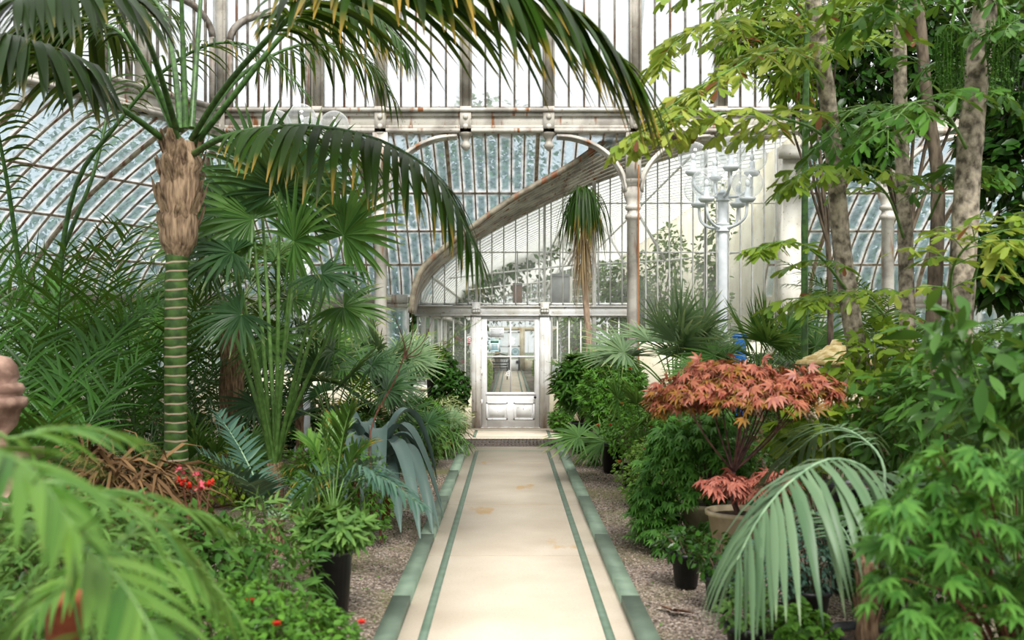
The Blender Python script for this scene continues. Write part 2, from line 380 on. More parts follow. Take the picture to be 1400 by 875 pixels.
# drain grate
b = MB(); x0, x1, y0, y1 = -1.05, .98, 14.86, 15.9
b.box((x0, y0-.04, -.08), (x1, y0, .004)); b.box((x0, y1, -.08), (x1, y1+.04, .004)); b.box((x0-.04, y0-.04, -.08), (x0, y1+.04, .004)); b.box((x1, y0-.04, -.08), (x1+.04, y1+.04, .004))
g = thing('drain_grate', 'dark slotted iron drain grate crossing the path before the white door', 'grate', (CX, 15.4, 0))
b.build('frame', M['grate'], g)
b = MB(); n_ = 36
for i in range(n_): 
    x = x0 + (i+.5)*(x1-x0)/n_; b.box((x-.016, y0, -.03), (x+.016, y1, .003))
for f in (.33, .66): b.box((x0, y0+(y1-y0)*f-.012, -.03), (x1, y0+(y1-y0)*f+.012, .0035))
b.build('grille', M['grate'], g)
b = MB(); b.box((x0, y0, -.10), (x1, y1, -.05)); b.build('pit', M['void'], g)

YG = 16.2                       # plane of the great girder
ZG0, ZG1 = 4.94, 5.33
def gx(px): return (px-VX)/FP*YG
XL, XR = gx(302), 11.5
# chamfered left side
CH = unit(v3(-.5, -1, 0))       # along the girder toward the viewer
A0 = v3(XL, YG, 0); A1 = A0 + CH*9
def girder(a, c, w=.16):
    b = MB(); a = v3(*a); c = v3(*c)
    for z, ww, h in ((ZG0+.03, w+.10, .06), (ZG0+.09, w+.02, .06), (ZG1-.03, w+.14, .06), (ZG1-.10, w+.04, .05), ((ZG0+ZG1)/2, w-.04, ZG1-ZG0-.02)):
        b.bar(a+v3(0,0,z), c+v3(0,0,z), ww, h)
    n = int(np.linalg.norm(c-a)/.21)
    return b
struct('trim_girder_back', girder((XL, YG, 0), (XR, YG, 0)), M['iron'])
struct('trim_girder_left', girder(A0, A1), M['iron'])
ZT = 8.9
post_px = [302, 435, 521, 637, 750, 868, 985, 1100, 1215, 1330, 1445]
ti = 10
def boss_post(x, y=YG, ax=v3(1,0,0), wid=.16, name=None):
    b = MB(); c = v3(x, y, 0)
    b.bar(c+v3(0,0,ZG1), c+v3(0,0,ZT), wid, .14)
    b.bar(c+v3(0,-.10,ZG0-.02), c+v3(0,-.10,ZG1+.03), wid+.02, .06)
    for z in (ZG0+.09, ZG1-.14): b.ball(c+v3(0,-.14,z), (.045,.03,.045), n=10)
    for s in (-1, 1): b.bar(c+v3(s*(wid/2),-.02,ZG1), c+v3(s*(wid/2),-.02,ZT), .03, .2)
    # turned pendant
    b.lathe([(.001,ZG0-.30),(.03,ZG0-.28),(.07,ZG0-.24),(.085,ZG0-.20),(.06,ZG0-.16),(.045,ZG0-.12),(.07,ZG0-.09),(.09,ZG0-.05),(.12,ZG0-.02),(.12,ZG0)], (x, y-.04, 0), 14)
    return b
for px in post_px:
    struct('trim_%d' % ti, boss_post(gx(px)), M['iron_post'], smooth=False); ti += 1
# clerestory windows above the girder, one per bay
wi = 1
def clerestory(a, c, nb, name, archtop=False):
    global wi
    a = v3(*a); c = v3(*c); d = c-a; L = np.linalg.norm(d); u = d/L
    root = thing('window_%d' % wi, None, None, (a+c)/2, kind='structure'); wi += 1
    b = MB()
    for i in range(1, nb):
        p = a + d*i/nb; b.bar(p+v3(0,0,ZG1), p+v3(0,0,ZT), .028, .06)
    z = ZG1+.02; b.bar(a+v3(0,0,z), c+v3(0,0,z), .05, .05); b.bar(a+v3(0,0,ZT), c+v3(0,0,ZT), .08, .1)
    if archtop:
        zz = 6.45; m_ = (a+c)/2
        q = [m_ + u*math.cos(t)*(L/2-.08) + v3(0,-.03, zz + math.sin(t)*.42) for t in np.linspace(0, PI, 14)]
        b.strip(q, .09, .09, side=v3(0,1,0)); 
        b.bar(a+u*.08+v3(0,-.03,ZG1), a+u*.08+v3(0,-.03,zz), .08, .09); b.bar(c-u*.08+v3(0,-.03,ZG1), c-u*.08+v3(0,-.03,zz), .08, .09)
    b.build('glazing_bars', M['greybar'], root)
    b = MB()
    for i in range(nb):
        p = a + d*i/nb; q = a + d*(i+1)/nb; o_ = v3(0, .01, 0)
        b.quad(p+o_+v3(0,0,ZG1), q+o_+v3(0,0,ZG1), q+o_+v3(0,0,ZT), p+o_+v3(0,0,ZT))
    b.build('pane', M['glass_sky'], root)
for i in range(len(post_px)-1):
    clerestory((gx(post_px[i])+.08, YG, 0), (gx(post_px[i+1])-.08, YG, 0), 8 if i == 0 else 5, '', i == 0)
for i in range(5):
    a = A0 + CH*(i*1.7+.1); c = A0 + CH*(i*1.7+1.6)
    clerestory(a, c, 6, '', True)
    b = MB(); p = A0 + CH*(i*1.7+1.65); b.bar(p+v3(0,0,ZG0), p+v3(0,0,ZT), .16, .16); struct('trim_%d' % ti, b, M['iron_post']); ti += 1

# ---------------------------------------------------------------- curved lower glazing (lean-to skirt of the palm house)
ZE = 2.42; OUT = 3.35
def prof(s): return OUT*(1-s**1.6)
rows_s = [0, .24, .47, .70, 1.0]
def skirt(P, nrm, nb_m, name, xclip=None):
    """P polyline along the girder (bars at equal steps); glazing curves out along nrm and down to the eave"""
    global wi
    root = thing('window_%d' % wi, None, None, P[len(P)//2], kind='structure'); wi += 1
    bars = MB(); pan = MB(); pur = MB(); S = np.linspace(0, 1, 9)
    def pt(i, s): 
        q = P[i] + nrm[i]*prof(s); return v3(q[0], q[1], ZE + (ZG0-ZE)*s)
    for i in range(len(P)):
        st = 0
        if xclip is not None: st = xclip(P[i][0])
        if st >= .97: continue
        big = (i % 7 == 3)
        q = np.array([pt(i, s) for s in np.linspace(st, 1, 9)])
        bars.strip(q, .06 if big else .026, .10 if big else .05, side=nrm[i])
        if i < len(P)-1:
            for r0, r1 in zip(rows_s[:-1], rows_s[1:]):
                for k in range(2):
                    a0 = r0 + (r1-r0)*k/2; a1 = r0 + (r1-r0)*(k+1)/2
                    if a1 <= st: continue
                    a0 = max(a0, st)
                    pan.add([pt(i,a0), pt(i+1,a0), pt(i+1,a1), pt(i,a1)], [(0,1,2,3)]); pan.U[len(pan.F)-1] = (r0, r1, a0, a1)
            for r0 in rows_s[1:-1]:
                if r0 > st: bars.bar(pt(i,r0), pt(i+1,r0), .028, .05)
    bars.build('glazing_bars', M['rusty'], root)
    o = pan.build('pane', M['glass_blue'], root)
    # v runs over a whole pane between two purlins
    uv = o.data.uv_layers['pane']; k = 0; arr = []
    for q in sorted(pan.U):
        r0, r1, a0, a1 = pan.U[q]; v0 = (a0-r0)/(r1-r0); v1 = (a1-r0)/(r1-r0)
        arr += [0, v0, 1, v0, 1, v1, 0, v1]
    uv.data.foreach_set('uv', np.array(arr, np.float32))
    return root
# the vault of the far wing: its curve at the partition (far) and at its near edge
VF = [(568,428),(573,402),(588,378),(612,355),(642,333),(700,300),(780,262),(859,232),(940,207),(1000,195),(1068,185)]
VN = [(562,428),(566,398),(576,370),(600,345),(641,314),(700,272),(780,226),(833,189),(872,168),(905,152),(940,140)]
YF, YN = 17.93, 16.45
CF = spline([at(x,y,YF) for x,y in VF], 40); CN = spline([at(x,y,YN) for x,y in VN], 40)
CN[:,2] = np.minimum(CN[:,2], ZG0-.02)
def ztop(x): return float(np.interp(x, CF[:,0], CF[:,2], left=0, right=CF[-1,2]))
def clip_right(x):
    return 0
nB = 34
def bars_between(x0, x1, step=.215): return [v3(x, YG, 0) for x in np.arange(x0, x1+.001, step)]
# skirt left of the vault and above it
def clip_vault(x):
    if x < -1.75 or x > 4.9: return 0.
    lim = ztop(x)+.35
    return min(1., max(0., (lim-ZE)/(ZG0-ZE)))
# the mitre where the back and the chamfer meet
nb_ = v3(0, 1, 0); nc = unit(v3(-1, .5, 0)); mit = unit(nb_+nc)/math.cos(math.acos(np.dot(nb_, nc))/2)
def fan_n(x, x0):   # bars stay parallel on the flat, corner bars gather on the mitre
    return nb_
P = bars_between(XL, 2.3); skirt(P, [nb_]*len(P), 0, '', clip_vault)
# wedge between girder corner and mitre, back side
def wedge(dirv, nn, steps, end):
    global wi
    root = thing('window_%d' % wi, None, None, A0, kind='structure'); wi += 1
    bars = MB(); pan = MB()
    def pt(u, s):      # u metres along the eave from the corner bar
        q = A0 + mit*prof(s) + dirv*u; return v3(q[0], q[1], ZE+(ZG0-ZE)*s)
    span = np.dot(mit*OUT, -dirv)
    for u in steps:
        smax = 1.0
        # bar starts at eave and runs up until it meets the mitre
        uu = u
        qs = []
        for s in np.linspace(0, 1, 13):
            off = np.dot(mit, -dirv)*prof(s)       # distance from mitre foot back to girder normal
            if (span - off) <= u + 1e-6 or True:
                pass
        for s in np.linspace(0, 1, 13):
            m_s = np.dot(mit, -dirv)*(OUT-prof(s))
            if m_s > u: break
            q = A0 + nn*prof(s) + dirv*(u - span); qs.append(v3(q[0], q[1], ZE+(ZG0-ZE)*s))
        if len(qs) > 1: bars.strip(qs, .026, .05, side=nn)
    for i in range(len(steps)-1):
        for s0, s1 in zip(np.linspace(0,1,13)[:-1], np.linspace(0,1,13)[1:]):
            if np.dot(mit, -dirv)*(OUT-prof(s0)) > steps[i+1]: break
            V = []
            for uu, s in ((steps[i],s0),(steps[i+1],s0),(steps[i+1],s1),(steps[i],s1)):
                uu2 = max(uu, np.dot(mit, -dirv)*(OUT-prof(s))); q = A0 + nn*prof(s) + dirv*(uu2-span); V.append(v3(q[0],q[1],ZE+(ZG0-ZE)*s))
            pan.add(V, [(0,1,2,3)]); pan.U[len(pan.F)-1] = 1
        for r in rows_s[1:-1]:
            a = steps[i]; m_s = np.dot(mit, -dirv)*(OUT-prof(r))
            if m_s > steps[i+1]: continue
            a = max(a, m_s); q0 = A0 + nn*prof(r) + dirv*(a-span); q1 = A0 + nn*prof(r) + dirv*(steps[i+1]-span); z = ZE+(ZG0-ZE)*r
            bars.bar(v3(q0[0],q0[1],z), v3(q1[0],q1[1],z), .028, .05)
    bars.strip([v3(*(A0+mit*prof(s))[:2], ZE+(ZG0-ZE)*s) for s in np.linspace(0,1,13)], .09, .12, side=nn)
    bars.build('glazing_bars', M['rusty'], root); pan.build('pane', M['glass_blue'], root)
spanb = np.dot(mit*OUT, v3(-1,0,0)); spanc = np.dot(mit*OUT, -CH)
wedge(v3(1,0,0), nb_, list(np.linspace(0, spanb, 10)), None)
wedge(CH, nc, list(np.linspace(0, spanc, 7)), None)
P = [A0 + CH*t for t in np.arange(0, 9.1, .34)]; skirt(P, [nc]*len(P), 0, '')
P = bars_between(4.98, XR, .3); skirt(P, [nb_]*len(P), 0, '')
# eave beams, low glazed wall and dwarf wall
corner = A0 + mit*OUT
def eave_run(a, c, nm, i0):
    global wi, ti
    a = v3(*a); c = v3(*c); d = c-a; L = np.linalg.norm(d); u = d/L
    b = MB(); b.bar(a+v3(0,0,ZE-.04), c+v3(0,0,ZE-.04), .2, .16); b.bar(a+v3(0,0,ZE-.16), c+v3(0,0,ZE-.16), .12, .1); struct('trim_eave_%s' % nm, b, M['iron'])
    b = MB(); b.bar(a+v3(0,0,.30), c+v3(0,0,.30), .3, 1.2); b.bar(a+v3(0,0,.93), c+v3(0,0,.93), .38, .07); struct('wall_%s' % nm, b, M['plaster'])
    root = thing('window_%d' % wi, None, None, (a+c)/2, kind='structure'); wi += 1
    b = MB(); p_ = MB(); n = int(L/.42)
    for i in range(n+1): b.bar(a+u*L*i/n+v3(0,0,.96), a+u*L*i/n+v3(0,0,ZE-.2), .035, .06)
    for i in range(n): q = a+u*L*i/n; r = a+u*L*(i+1)/n; p_.quad(q+v3(0,0,.96), r+v3(0,0,.96), r+v3(0,0,ZE-.2), q+v3(0,0,ZE-.2))
    b.build('glazing_bars', M['white'], root); p_.build('pane', M['glass_blue'], root)
eave_run(corner, (-2.0, YG+OUT, 0), 'back', 0)
eave_run(corner, corner + CH*9, 'left', 0)
eave_run((5.3, YG+OUT, 0), (XR+2, YG+OUT, 0), 'right', 0)

# ---------------------------------------------------------------- cast iron columns with bracket arches
def column(px, name, label, left=True, right=True):
    x = gx(px); t = thing('iron_column', label, 'column', (x, YG-.05, 0), group='cast iron columns under the girder')
    b = MB(); z1 = 3.68
    b.lathe([(.15,0),(.15,.18),(.115,.24),(.10,.3),(.10,z1-.15),(.13,z1-.13),(.13,z1-.08),(.095,z1-.05),(.095,z1+.02)], (x,YG-.05,0), 20); b.build('shaft', M['iron'], t, True)
    b = MB(); b.lathe([(.10,z1),(.13,z1+.03),(.13,z1+.07),(.10,z1+.1),(.14,z1+.2),(.155,z1+.28),(.12,z1+.36),(.10,z1+.4),(.16,z1+.44),(.17,z1+.5)], (x,YG-.05,0), 18)
    b.build('capital', M['iron'], t, True)
    b = MB(); b.box((x-.12, YG-.14, z1+.48), (x+.12, YG+.04, ZG0-.005)); b.build('block', M['iron'], t)
    for s, f in ((-1, left), (1, right)):
        if not f: continue
        b = MB(); A = 1.12; B = .9; zb = ZG0-.06-B
        q = [v3(x + s*(.12 + A*(1-math.cos(a))), YG-.05, zb + B*math.sin(a)) for a in np.linspace(0, PI/2, 16)]
        b.strip(q, .09, .10, side=v3(0,1,0)); q2 = [p+v3(0,-.03,0) for p in q]; b.strip(q2, .035, .13, side=v3(0,1,0)); b.build('bracket', M['iron'], t)
    return t
column(521, '', 'white cast iron column with bracket arches, behind the drooping palm frond left of the door')
column(865, '', 'white cast iron column with bracket arches beside the copper pipe right of the door')
column(1212, '', 'white cast iron column behind the fishtail palm trunks on the right')
b = MB(); b.tube([v3(gx(871),YG-.2,z) for z in (0.2,1,2,3,4.4)], .012, 6); tag(b.build('copper_pipe', mat('copper_pipe','b0764a',None,rough=.4,metal=.4)), 'thin orange copper pipe running up the column right of the door', 'pipe')

# ---------------------------------------------------------------- partition with the white door
YP = 17.93
def px2x(px, Y=YP): return (px-VX)/FP*Y
def pz(py, Y=YP): return CZ+(VY-py)/FP*Y
ztr0, ztr1 = pz(432), pz(418)
xs = [px2x(645), px2x(658), px2x(738), px2x(751)]
XPL, XPR = px2x(568), px2x(1068)
b = MB(); b.box((XPL, YP-.08, ztr0), (px2x(860), YP+.08, ztr1)); b.box((XPL, YP-.11, ztr1-.03), (px2x(860), YP+.11, ztr1)); b.box((XPL, YP-.11, ztr0), (px2x(860), YP+.11, ztr0+.02)); struct('trim_transom', b, M['white'])
for x0, x1 in ((xs[0], xs[1]), (xs[2], xs[3])):
    b = MB(); b.box((x0, YP-.10, 0), (x1, YP+.10, ztr0)); xm = (x0+x1)/2
    b.box((xm-.012, YP-.12, .15), (xm+.012, YP-.10, ztr0-.05)); b.box((x0-.015, YP-.13, ztr0), (x1+.015, YP+.1, ztr0+.05)); b.box((x0+.01, YP-.15, ztr0+.05), (x1-.01, YP+.1, ztr1+.04)); b.box((x0-.015, YP-.14, ztr1+.02), (x1+.015, YP+.1, ztr1+.06))
    for dx in (-.045, 0, .045):
        for dz in (.08, .13): b.ball((xm+dx, YP-.16, ztr0+dz), .024, n=8)
    struct('trim_%d' % ti, b, M['white']); ti += 1
# dwarf walls
for i, (x0, x1, nm) in enumerate(((XPL, xs[0], 'partition_left'), (xs[3], px2x(862), 'partition_right'))):
    b = MB(); b.box((x0, YP-.1, 0), (x1, YP+.1, pz(533))); b.box((x0, YP-.13, pz(533)), (x1, YP+.13, pz(529))); struct('wall_%s' % nm, b, M['plaster'])
def glazed(x0, x1, z0, z1, mull, hbars=(), y=YP, m='whitebar', glass='glass_clear', w=.022):
    """a glazed field; z1 is a height or a function of x"""
    global wi
    f = z1 if callable(z1) else (lambda x: z1)
    root = thing('window_%d' % wi, None, None, ((x0+x1)/2, y, z0), kind='structure'); wi += 1
    b = MB(); p = MB(); X = [x0] + [m_ for m_ in mull if x0 < m_ < x1] + [x1]
    for i, x in enumerate(X):
        if f(x) > z0+.02: b.bar(v3(x+(.012 if i == 0 else -.012 if i == len(X)-1 else 0),y,z0), v3(x+(.012 if i == 0 else -.012 if i == len(X)-1 else 0),y,f(x)), w, .05)
    for a, c in zip(X[:-1], X[1:]):
        b.bar(v3(a,y,f(a)), v3(c,y,f(c)), .04, .05); b.bar(v3(a,y,z0+.01), v3(c,y,z0+.01), .04, .04)
        p.quad(v3(a,y+.01,z0), v3(c,y+.01,z0), v3(c,y+.01,f(c)), v3(a,y+.01,f(a)))
        for h in hbars:
            if f(a) > h and f(c) > h: b.bar(v3(a,y,h), v3(c,y,h), .025, .02)
    b.build('glazing_bars', M[m], root); p.build('pane', M[glass], root)
    return root
step = .213
mul = list(np.arange(XPL+.1, XPR, step))
glazed(XPL+.03, xs[0], pz(529), ztr0, [px2x(x) for x in (588, 604, 620, 636)])
glazed(xs[3], px2x(862), pz(529), ztr0, [px2x(x) for x in (762, 778, 794, 812, 830, 846)])
hb = pz(345)
bx = [XPL+.03, (xs[0]+xs[1])/2, (xs[2]+xs[3])/2, px2x(812), px2x(862), px2x(965), XPR]
for i in range(len(bx)-1):
    lowz = ztr1+.02 if i < 4 else pz(470)
    glazed(bx[i], bx[i+1], lowz, lambda x: ztop(x)-.02, mul, (hb,) + ((pz(278),) if i >= 3 else ()))
b = MB(); b.box((px2x(862), YP-.1, 0), (XPR, YP+.1, pz(470))); struct('wall_partition_far_right', b, M['plaster'])
for px in (812,):
    b = MB(); b.box((px2x(px)-.035, YP-.07, pz(529)), (px2x(px)+.035, YP-.03, ztop(px2x(px)))); struct('trim_%d' % ti, b, M['white']); ti += 1
# tall white pier and jamb at the end of the wing
b = MB(); b.box((px2x(1066,17.3), 17.1, 0), (px2x(1096,17.3), 17.5, ZG0-.002)); b.box((px2x(1064,17.1), 17.02, ZG0-.25), (px2x(1098,17.1), 17.1, ZG0-.1)); struct('wall_pier_right', b, paintmat('pier_paint', 'dedcd2', 'c6c2b4', '9a7a58', .2))
# the door, ajar on nothing: shut
xd0, xd1, zd1 = xs[1]+.005, xs[2]-.005, pz(434.5)
d = thing('door_1', None, None, ((xd0+xd1)/2, YP, 0), kind='structure')
gx0, gx1 = px2x(666), px2x(730.5); gz0, gz1, gzm, gxm = pz(536), pz(439), pz(487.5), px2x(698)
b = MB(); yf = YP-.05; yb = YP
b.box((xd0, yf, .01), (gx0, yb, zd1)); b.box((gx1, yf, .01), (xd1, yb, zd1)); b.box((gx0, yf, gz1), (gx1, yb, zd1))
b.box((gx0, yf, .01), (gx1, yb, .03+gz0-.03))
b.box((gx0, yf+.005, gzm-.014), (gx1, yb-.005, gzm+.014)); b.box((gxm-.012, yf+.004, gz0), (gxm+.012, yb-.004, gz1))
b.box((gx0-.02, yf-.012, gz0-.05), (gx1+.02, yf, gz0-.015))
b.build('leaf', M['door'], d)
for x0, x1 in ((px2x(665), px2x(694)), (px2x(702), px2x(730.5))):
    b = MB(); z0, z1 = pz(573.5), pz(550); t_ = .022
    for lo, hi in (((x0,z0),(x1,z0+t_)),((x0,z1-t_),(x1,z1)),((x0,z0),(x0+t_,z1)),((x1-t_,z0),(x1,z1))): b.box((lo[0], yf-.014, lo[1]), (hi[0], yf, hi[1]))
    b.box((x0+.05, yf-.008, z0+.05), (x1-.05, yf, z1-.05)); b.build('panel_moulding', M['door'], d)
b = MB(); b.box((gx0, YP-.03, gz0), (gx1, YP-.024, gz1)); b.build('pane', glassmat('door_glass', (.97,.985,.98), .01, .05, 0, 2, gloss=.015), d)
b = MB(); k = at(731.5, 543, YP-.05); b.lathe([(.001,0)],k) if False else None
b.tube([k, k+v3(0,-.035,0)], .008, 8); b.ball(k+v3(0,-.05,0), (.024,.018,.024), n=12); b.build('door_knob', M['black_iron'], d, True)
b = MB()
for z in (.42, .95, 1.6): b.box((xd0-.01, yf-.01, z), (xd0+.02, yf, z+.09))
b.build('hinge', M['door'], d)
# frame head and threshold
b = MB(); b.box((xs[1]-.01, YP-.06, zd1+.004), (xs[2]+.01, YP+.05, ztr0)); b.box((xs[1], YP-.1, 0), (xs[2], YP+.1, .008)); struct('trim_door_head', b, M['white'])
# notices
def notice(px0, py0, px1, py1, label, kind):
    z0, z1 = pz(py1), pz(py0); x0, x1 = px2x(px0), px2x(px1); y = YP-.052 if kind != 'no' else YP-.02
    t = thing('notice', label, 'notice', ((x0+x1)/2, y, z0)); b = MB(); b.box((x0, y, z0), (x1, y+.003, z1)); b.build('sheet', M['paper'], t)
    W = x1-x0; H = z1-z0; b = MB()
    if kind == 'text':
        for r in range(6):
            zz = z1 - H*(.14+.14*r); b.box((x0+W*.08, y-.001, zz-.007), (x1-W*(.08+.1*(r % 3)), y, zz))
        b.build('text_lines', M['ink'], t)
    elif kind == 'poster':
        b.box((x0+W*.14, y-.001, z1-H*.34), (x1-W*.14, y, z1-H*.14)); b.build('header', M['sign_green'], t)
        b = MB()
        for r in range(4):
            zz = z1 - H*(.44+.11*r); b.box((x0+W*.24, y-.001, zz-.014), (x1-W*.24, y, zz))
        b.build('text_lines', M['sign_blue'], t); b = MB()
        for lo, hi in (((x0,z0),(x1,z0+.02)),((x0,z1-.02),(x1,z1)),((x0,z0),(x0+.02,z1)),((x1-.02,z0),(x1,z1))): b.box((lo[0],y-.002,lo[1]),(hi[0],y,hi[1]))
        b.build('border', mat('pale_blue_border','a8ccd4',None), t)
    else:
        c = v3((x0+x1)/2, y-.002, z0+H*.62); r = W*.36
        q = [c+v3(math.cos(a)*r,0,math.sin(a)*r) for a in np.linspace(0,2*PI,21)]
        b.strip(q, .002, .011, side=v3(0,0,1)) if False else b.tube(q, .006, 5)
        b.bar(c+v3(-r*.7,0,r*.7), c+v3(r*.7,0,-r*.7), .010, .003); b.build('red_ring', M['sign_red'], t)
        b = MB(); b.box((x0+W*.08, y-.001, z0+H*.04), (x1-W*.08, y, z0+H*.22)); b.build('red_band', M['sign_red'], t)
        b = MB(); b.box((c[0]-r*.6, y-.0015, c[2]-.006), (c[0]+r*.6, y, c[2]+.004)); b.build('cigarette', M['black_iron'], t)
notice(669, 448.5, 689, 461, 'white printed notice at the top of the white door glass', 'text')
notice(668.5, 463, 684, 480.5, 'pale poster with a green heading below the white notice on the door', 'poster')
notice(638.5, 460, 646, 471, 'small red and white no smoking sign left of the door', 'no')

# ---------------------------------------------------------------- canopy: vault in front of and behind the partition
NR = 9
b = MB(); p = MB()
for i in range(NR+1):
    f = i/NR; C_ = CN*(1-f) + CF*f
    if i: b.strip(C_, .05, .10, side=v3(0,1,0))
    else: eb = MB(); eb.strip(C_, .09, .13, side=v3(0,1,0))
for j in range(0, 39):
    for i in range(NR):
        f0, f1 = i/NR, (i+1)/NR
        g_ = lambda f, jj: CN[jj]*(1-f) + CF[jj]*f
        p.add([g_(f0,j), g_(f0,j+1), g_(f1,j+1), g_(f1,j)], [(0,1,2,3)]); p.U[len(p.F)-1] = 1
for j in (7, 15, 23, 31): b.bar(CN[j], CF[j], .03, .05)
r_ = thing('ceiling_canopy', None, None, (0, 17.2, 0), kind='structure')
b.build('ribs', M['iron'], r_); eb.build('edge_rib', paintmat('mossy_edge', '8a8270', '5e5646', '7a4c30', .7, sc=6), r_); p.build('pane', glassmat('grimy_canopy_glass', (.7,.7,.66), .5, .9, .1, 3, 'b4b0a4', tl=.6), r_)
YW = 47.5
VC = np.vstack([CF, [v3(5.3, YF, CF[-1,2]+.05)]])
r_ = thing('ceiling_wing', None, None, (1.5, 32, 0), kind='structure')
b = MB(); p = MB(); y = YF+.25
while y < YW:
    q = VC.copy(); q[:,1] = y; b.strip(q, .026, .05, side=v3(0,1,0)); y += .55
for j in range(len(VC)-1):
    a, c = VC[j], VC[j+1]
    for k in range(8):
        y0 = YF+.1 + (YW-YF)*k/8; y1 = YF+.1+(YW-YF)*(k+1)/8
        p.quad(v3(a[0],y0,a[2]), v3(c[0],y0,c[2]), v3(c[0],y1,c[2]), v3(a[0],y1,a[2]))
for j in (8, 16, 24, 32): b.bar(v3(VC[j,0],YF+.1,VC[j,2]), v3(VC[j,0],YW,VC[j,2]), .04, .06)
b.build('ribs', M['whitebar'], r_); p.build('pane', M['glass_vault'], r_)
# trusses / tie rods
for k, y in enumerate((20.5, 26, 32, 38)):
    b = MB(); b.tube([v3(VC[10,0]+.02,y,VC[10,2]-.05), v3(1.2,y,3.1), v3(3.2,y,3.2), v3(5.0,y,3.4)], .02, 6); b.bar(v3(1.2,y,3.1), v3(1.9,y,4.4), .05, .05); b.bar(v3(3.2,y,3.2), v3(2.4,y,4.6), .05, .05)
    b.tube([v3(1.6,y,0),v3(1.6,y,3.2)], .04, 8); struct('trim_%d' % ti, b, M['white']); ti += 1
# wing shell
b = MB(); b.box((-1.8, YF+.1, -.02), (5.3, YW, -.002)); struct('floor_wing', b, M['gravel'])
b = MB(); b.box((CX-.50, YF+.1, -.01), (CX+.50, YW, .004)); struct('floor_wing_path', b, M['path'])
b = MB()
for s in (-1,1): b.box((CX+s*.33-.025, YF+.3, .004), (CX+s*.33+.025, YW-.3, .006)); b.box((CX+s*.52-.03, YF+.1, 0), (CX+s*.52+.03, YW, .05))
struct('trim_wing_lines', b, M['greenline'])
b = MB(); b.box((5.15, YF+.1, 0), (5.3, YW, 5.5)); struct('wall_wing_right', b, M['plaster'])
b = MB(); b.box((-1.75, YF+.1, 0), (-1.62, YW, .75)); b.box((-1.78, YF+.1, 2.05), (-1.6, YW, 2.15))
for y in np.arange(YF+1.5, YW, 2.2): b.box((-1.73, y, .7), (-1.65, y+.08, 2.1))
struct('wall_wing_left', b, M['white'])
root = thing('window_%d' % wi, None, None, (-1.7, 32, 0), kind='structure'); wi += 1
b = MB(); b.quad(v3(-1.7,YF+.1,.75), v3(-1.7,YW,.75), v3(-1.7,YW,2.08), v3(-1.7,YF+.1,2.08)); b.build('pane', M['glass_clear'], root)
# far end wall of the wing with its own door
fx = lambda px: (px-VX)/FP*YW; fz = lambda py: CZ+(VY-py)/FP*YW
rustw = paintmat('far_frame_paint', 'cfc6ae', 'b8ab90', '9a7a50', .6)
b = MB(); b.box((-1.7, YW, 0), (fx(683), YW+.1, fz(492))); b.box((fx(714), YW, 0), (5.2, YW+.1, fz(492)))
b.box((-1.7, YW, fz(452)), (5.2, YW+.1, fz(447.5)))
for px in (680, 714): b.box((fx(px)-.12, YW-.03, 0), (fx(px)+.12, YW+.1, fz(448)))
struct('wall_wing_far', b, rustw)
glazed(-1.7, 5.2, fz(447), lambda x: max(ztop(x), fz(447)+.1), list(np.arange(-1.5, 5.2, .28)), (), YW+.05)
glazed(fx(714)+.1, 5.2, fz(492), fz(452), list(np.arange(.6, 5.2, .28)), (), YW+.05); glazed(-1.7, fx(680)-.1, fz(492), fz(452), list(np.arange(-1.7, 0, .28)), (), YW+.05)
d = thing('door_2', None, None, (.1, YW, 0), kind='structure')
a0, a1 = fx(682), fx(711); am = (a0+a1)/2; b = MB(); z1 = fz(453)
b.box((a0, YW, 0), (a1, YW+.06, .55)); b.box((a0, YW, 0), (a0+.09, YW+.06, z1)); b.box((a1-.09, YW, 0), (a1, YW+.06, z1)); b.box((am-.07, YW, 0), (am+.07, YW+.06, z1)); b.box((a0, YW, z1-.08), (a1, YW+.06, z1)); b.box((a0, YW, fz(474.5)), (a1, YW+.06, fz(472.5)))
b.box((a0, YW, fz(490)), (a1, YW+.06, fz(488))); b.build('leaf', M['door'], d)
b = MB(); b.box((a0, YW+.02, .5), (a1, YW+.03, z1)); b.build('pane', M['glass_clear'], d)
b = MB(); b.box((fx(705.5), YW-.03, fz(497)), (fx(711), YW, fz(493))); b.build('lock_box', M['black_iron'], d)
t = thing('round_sign', 'round pale sticker sign on the far glazed door seen through the door glass', 'sign', (fx(705), YW-.02, fz(481)))
b = MB(); c = v3(fx(704.5), YW-.02, fz(481)); b.tube([c, c+v3(0,-.01,0)], .19, 24); b.build('disc', mat('pale_disc','cfdfe6',None), t)
b = MB(); b.tube([c+v3(math.cos(a)*.16,-.012,math.sin(a)*.16) for a in np.linspace(0,2*PI,20)], .014, 5)
for dz in (.05,0,-.05): b.box((c[0]-.09, c[1]-.016, c[2]+dz-.012), (c[0]+.09, c[1]-.01, c[2]+dz+.012))
b.build('print', M['sign_blue'], t)
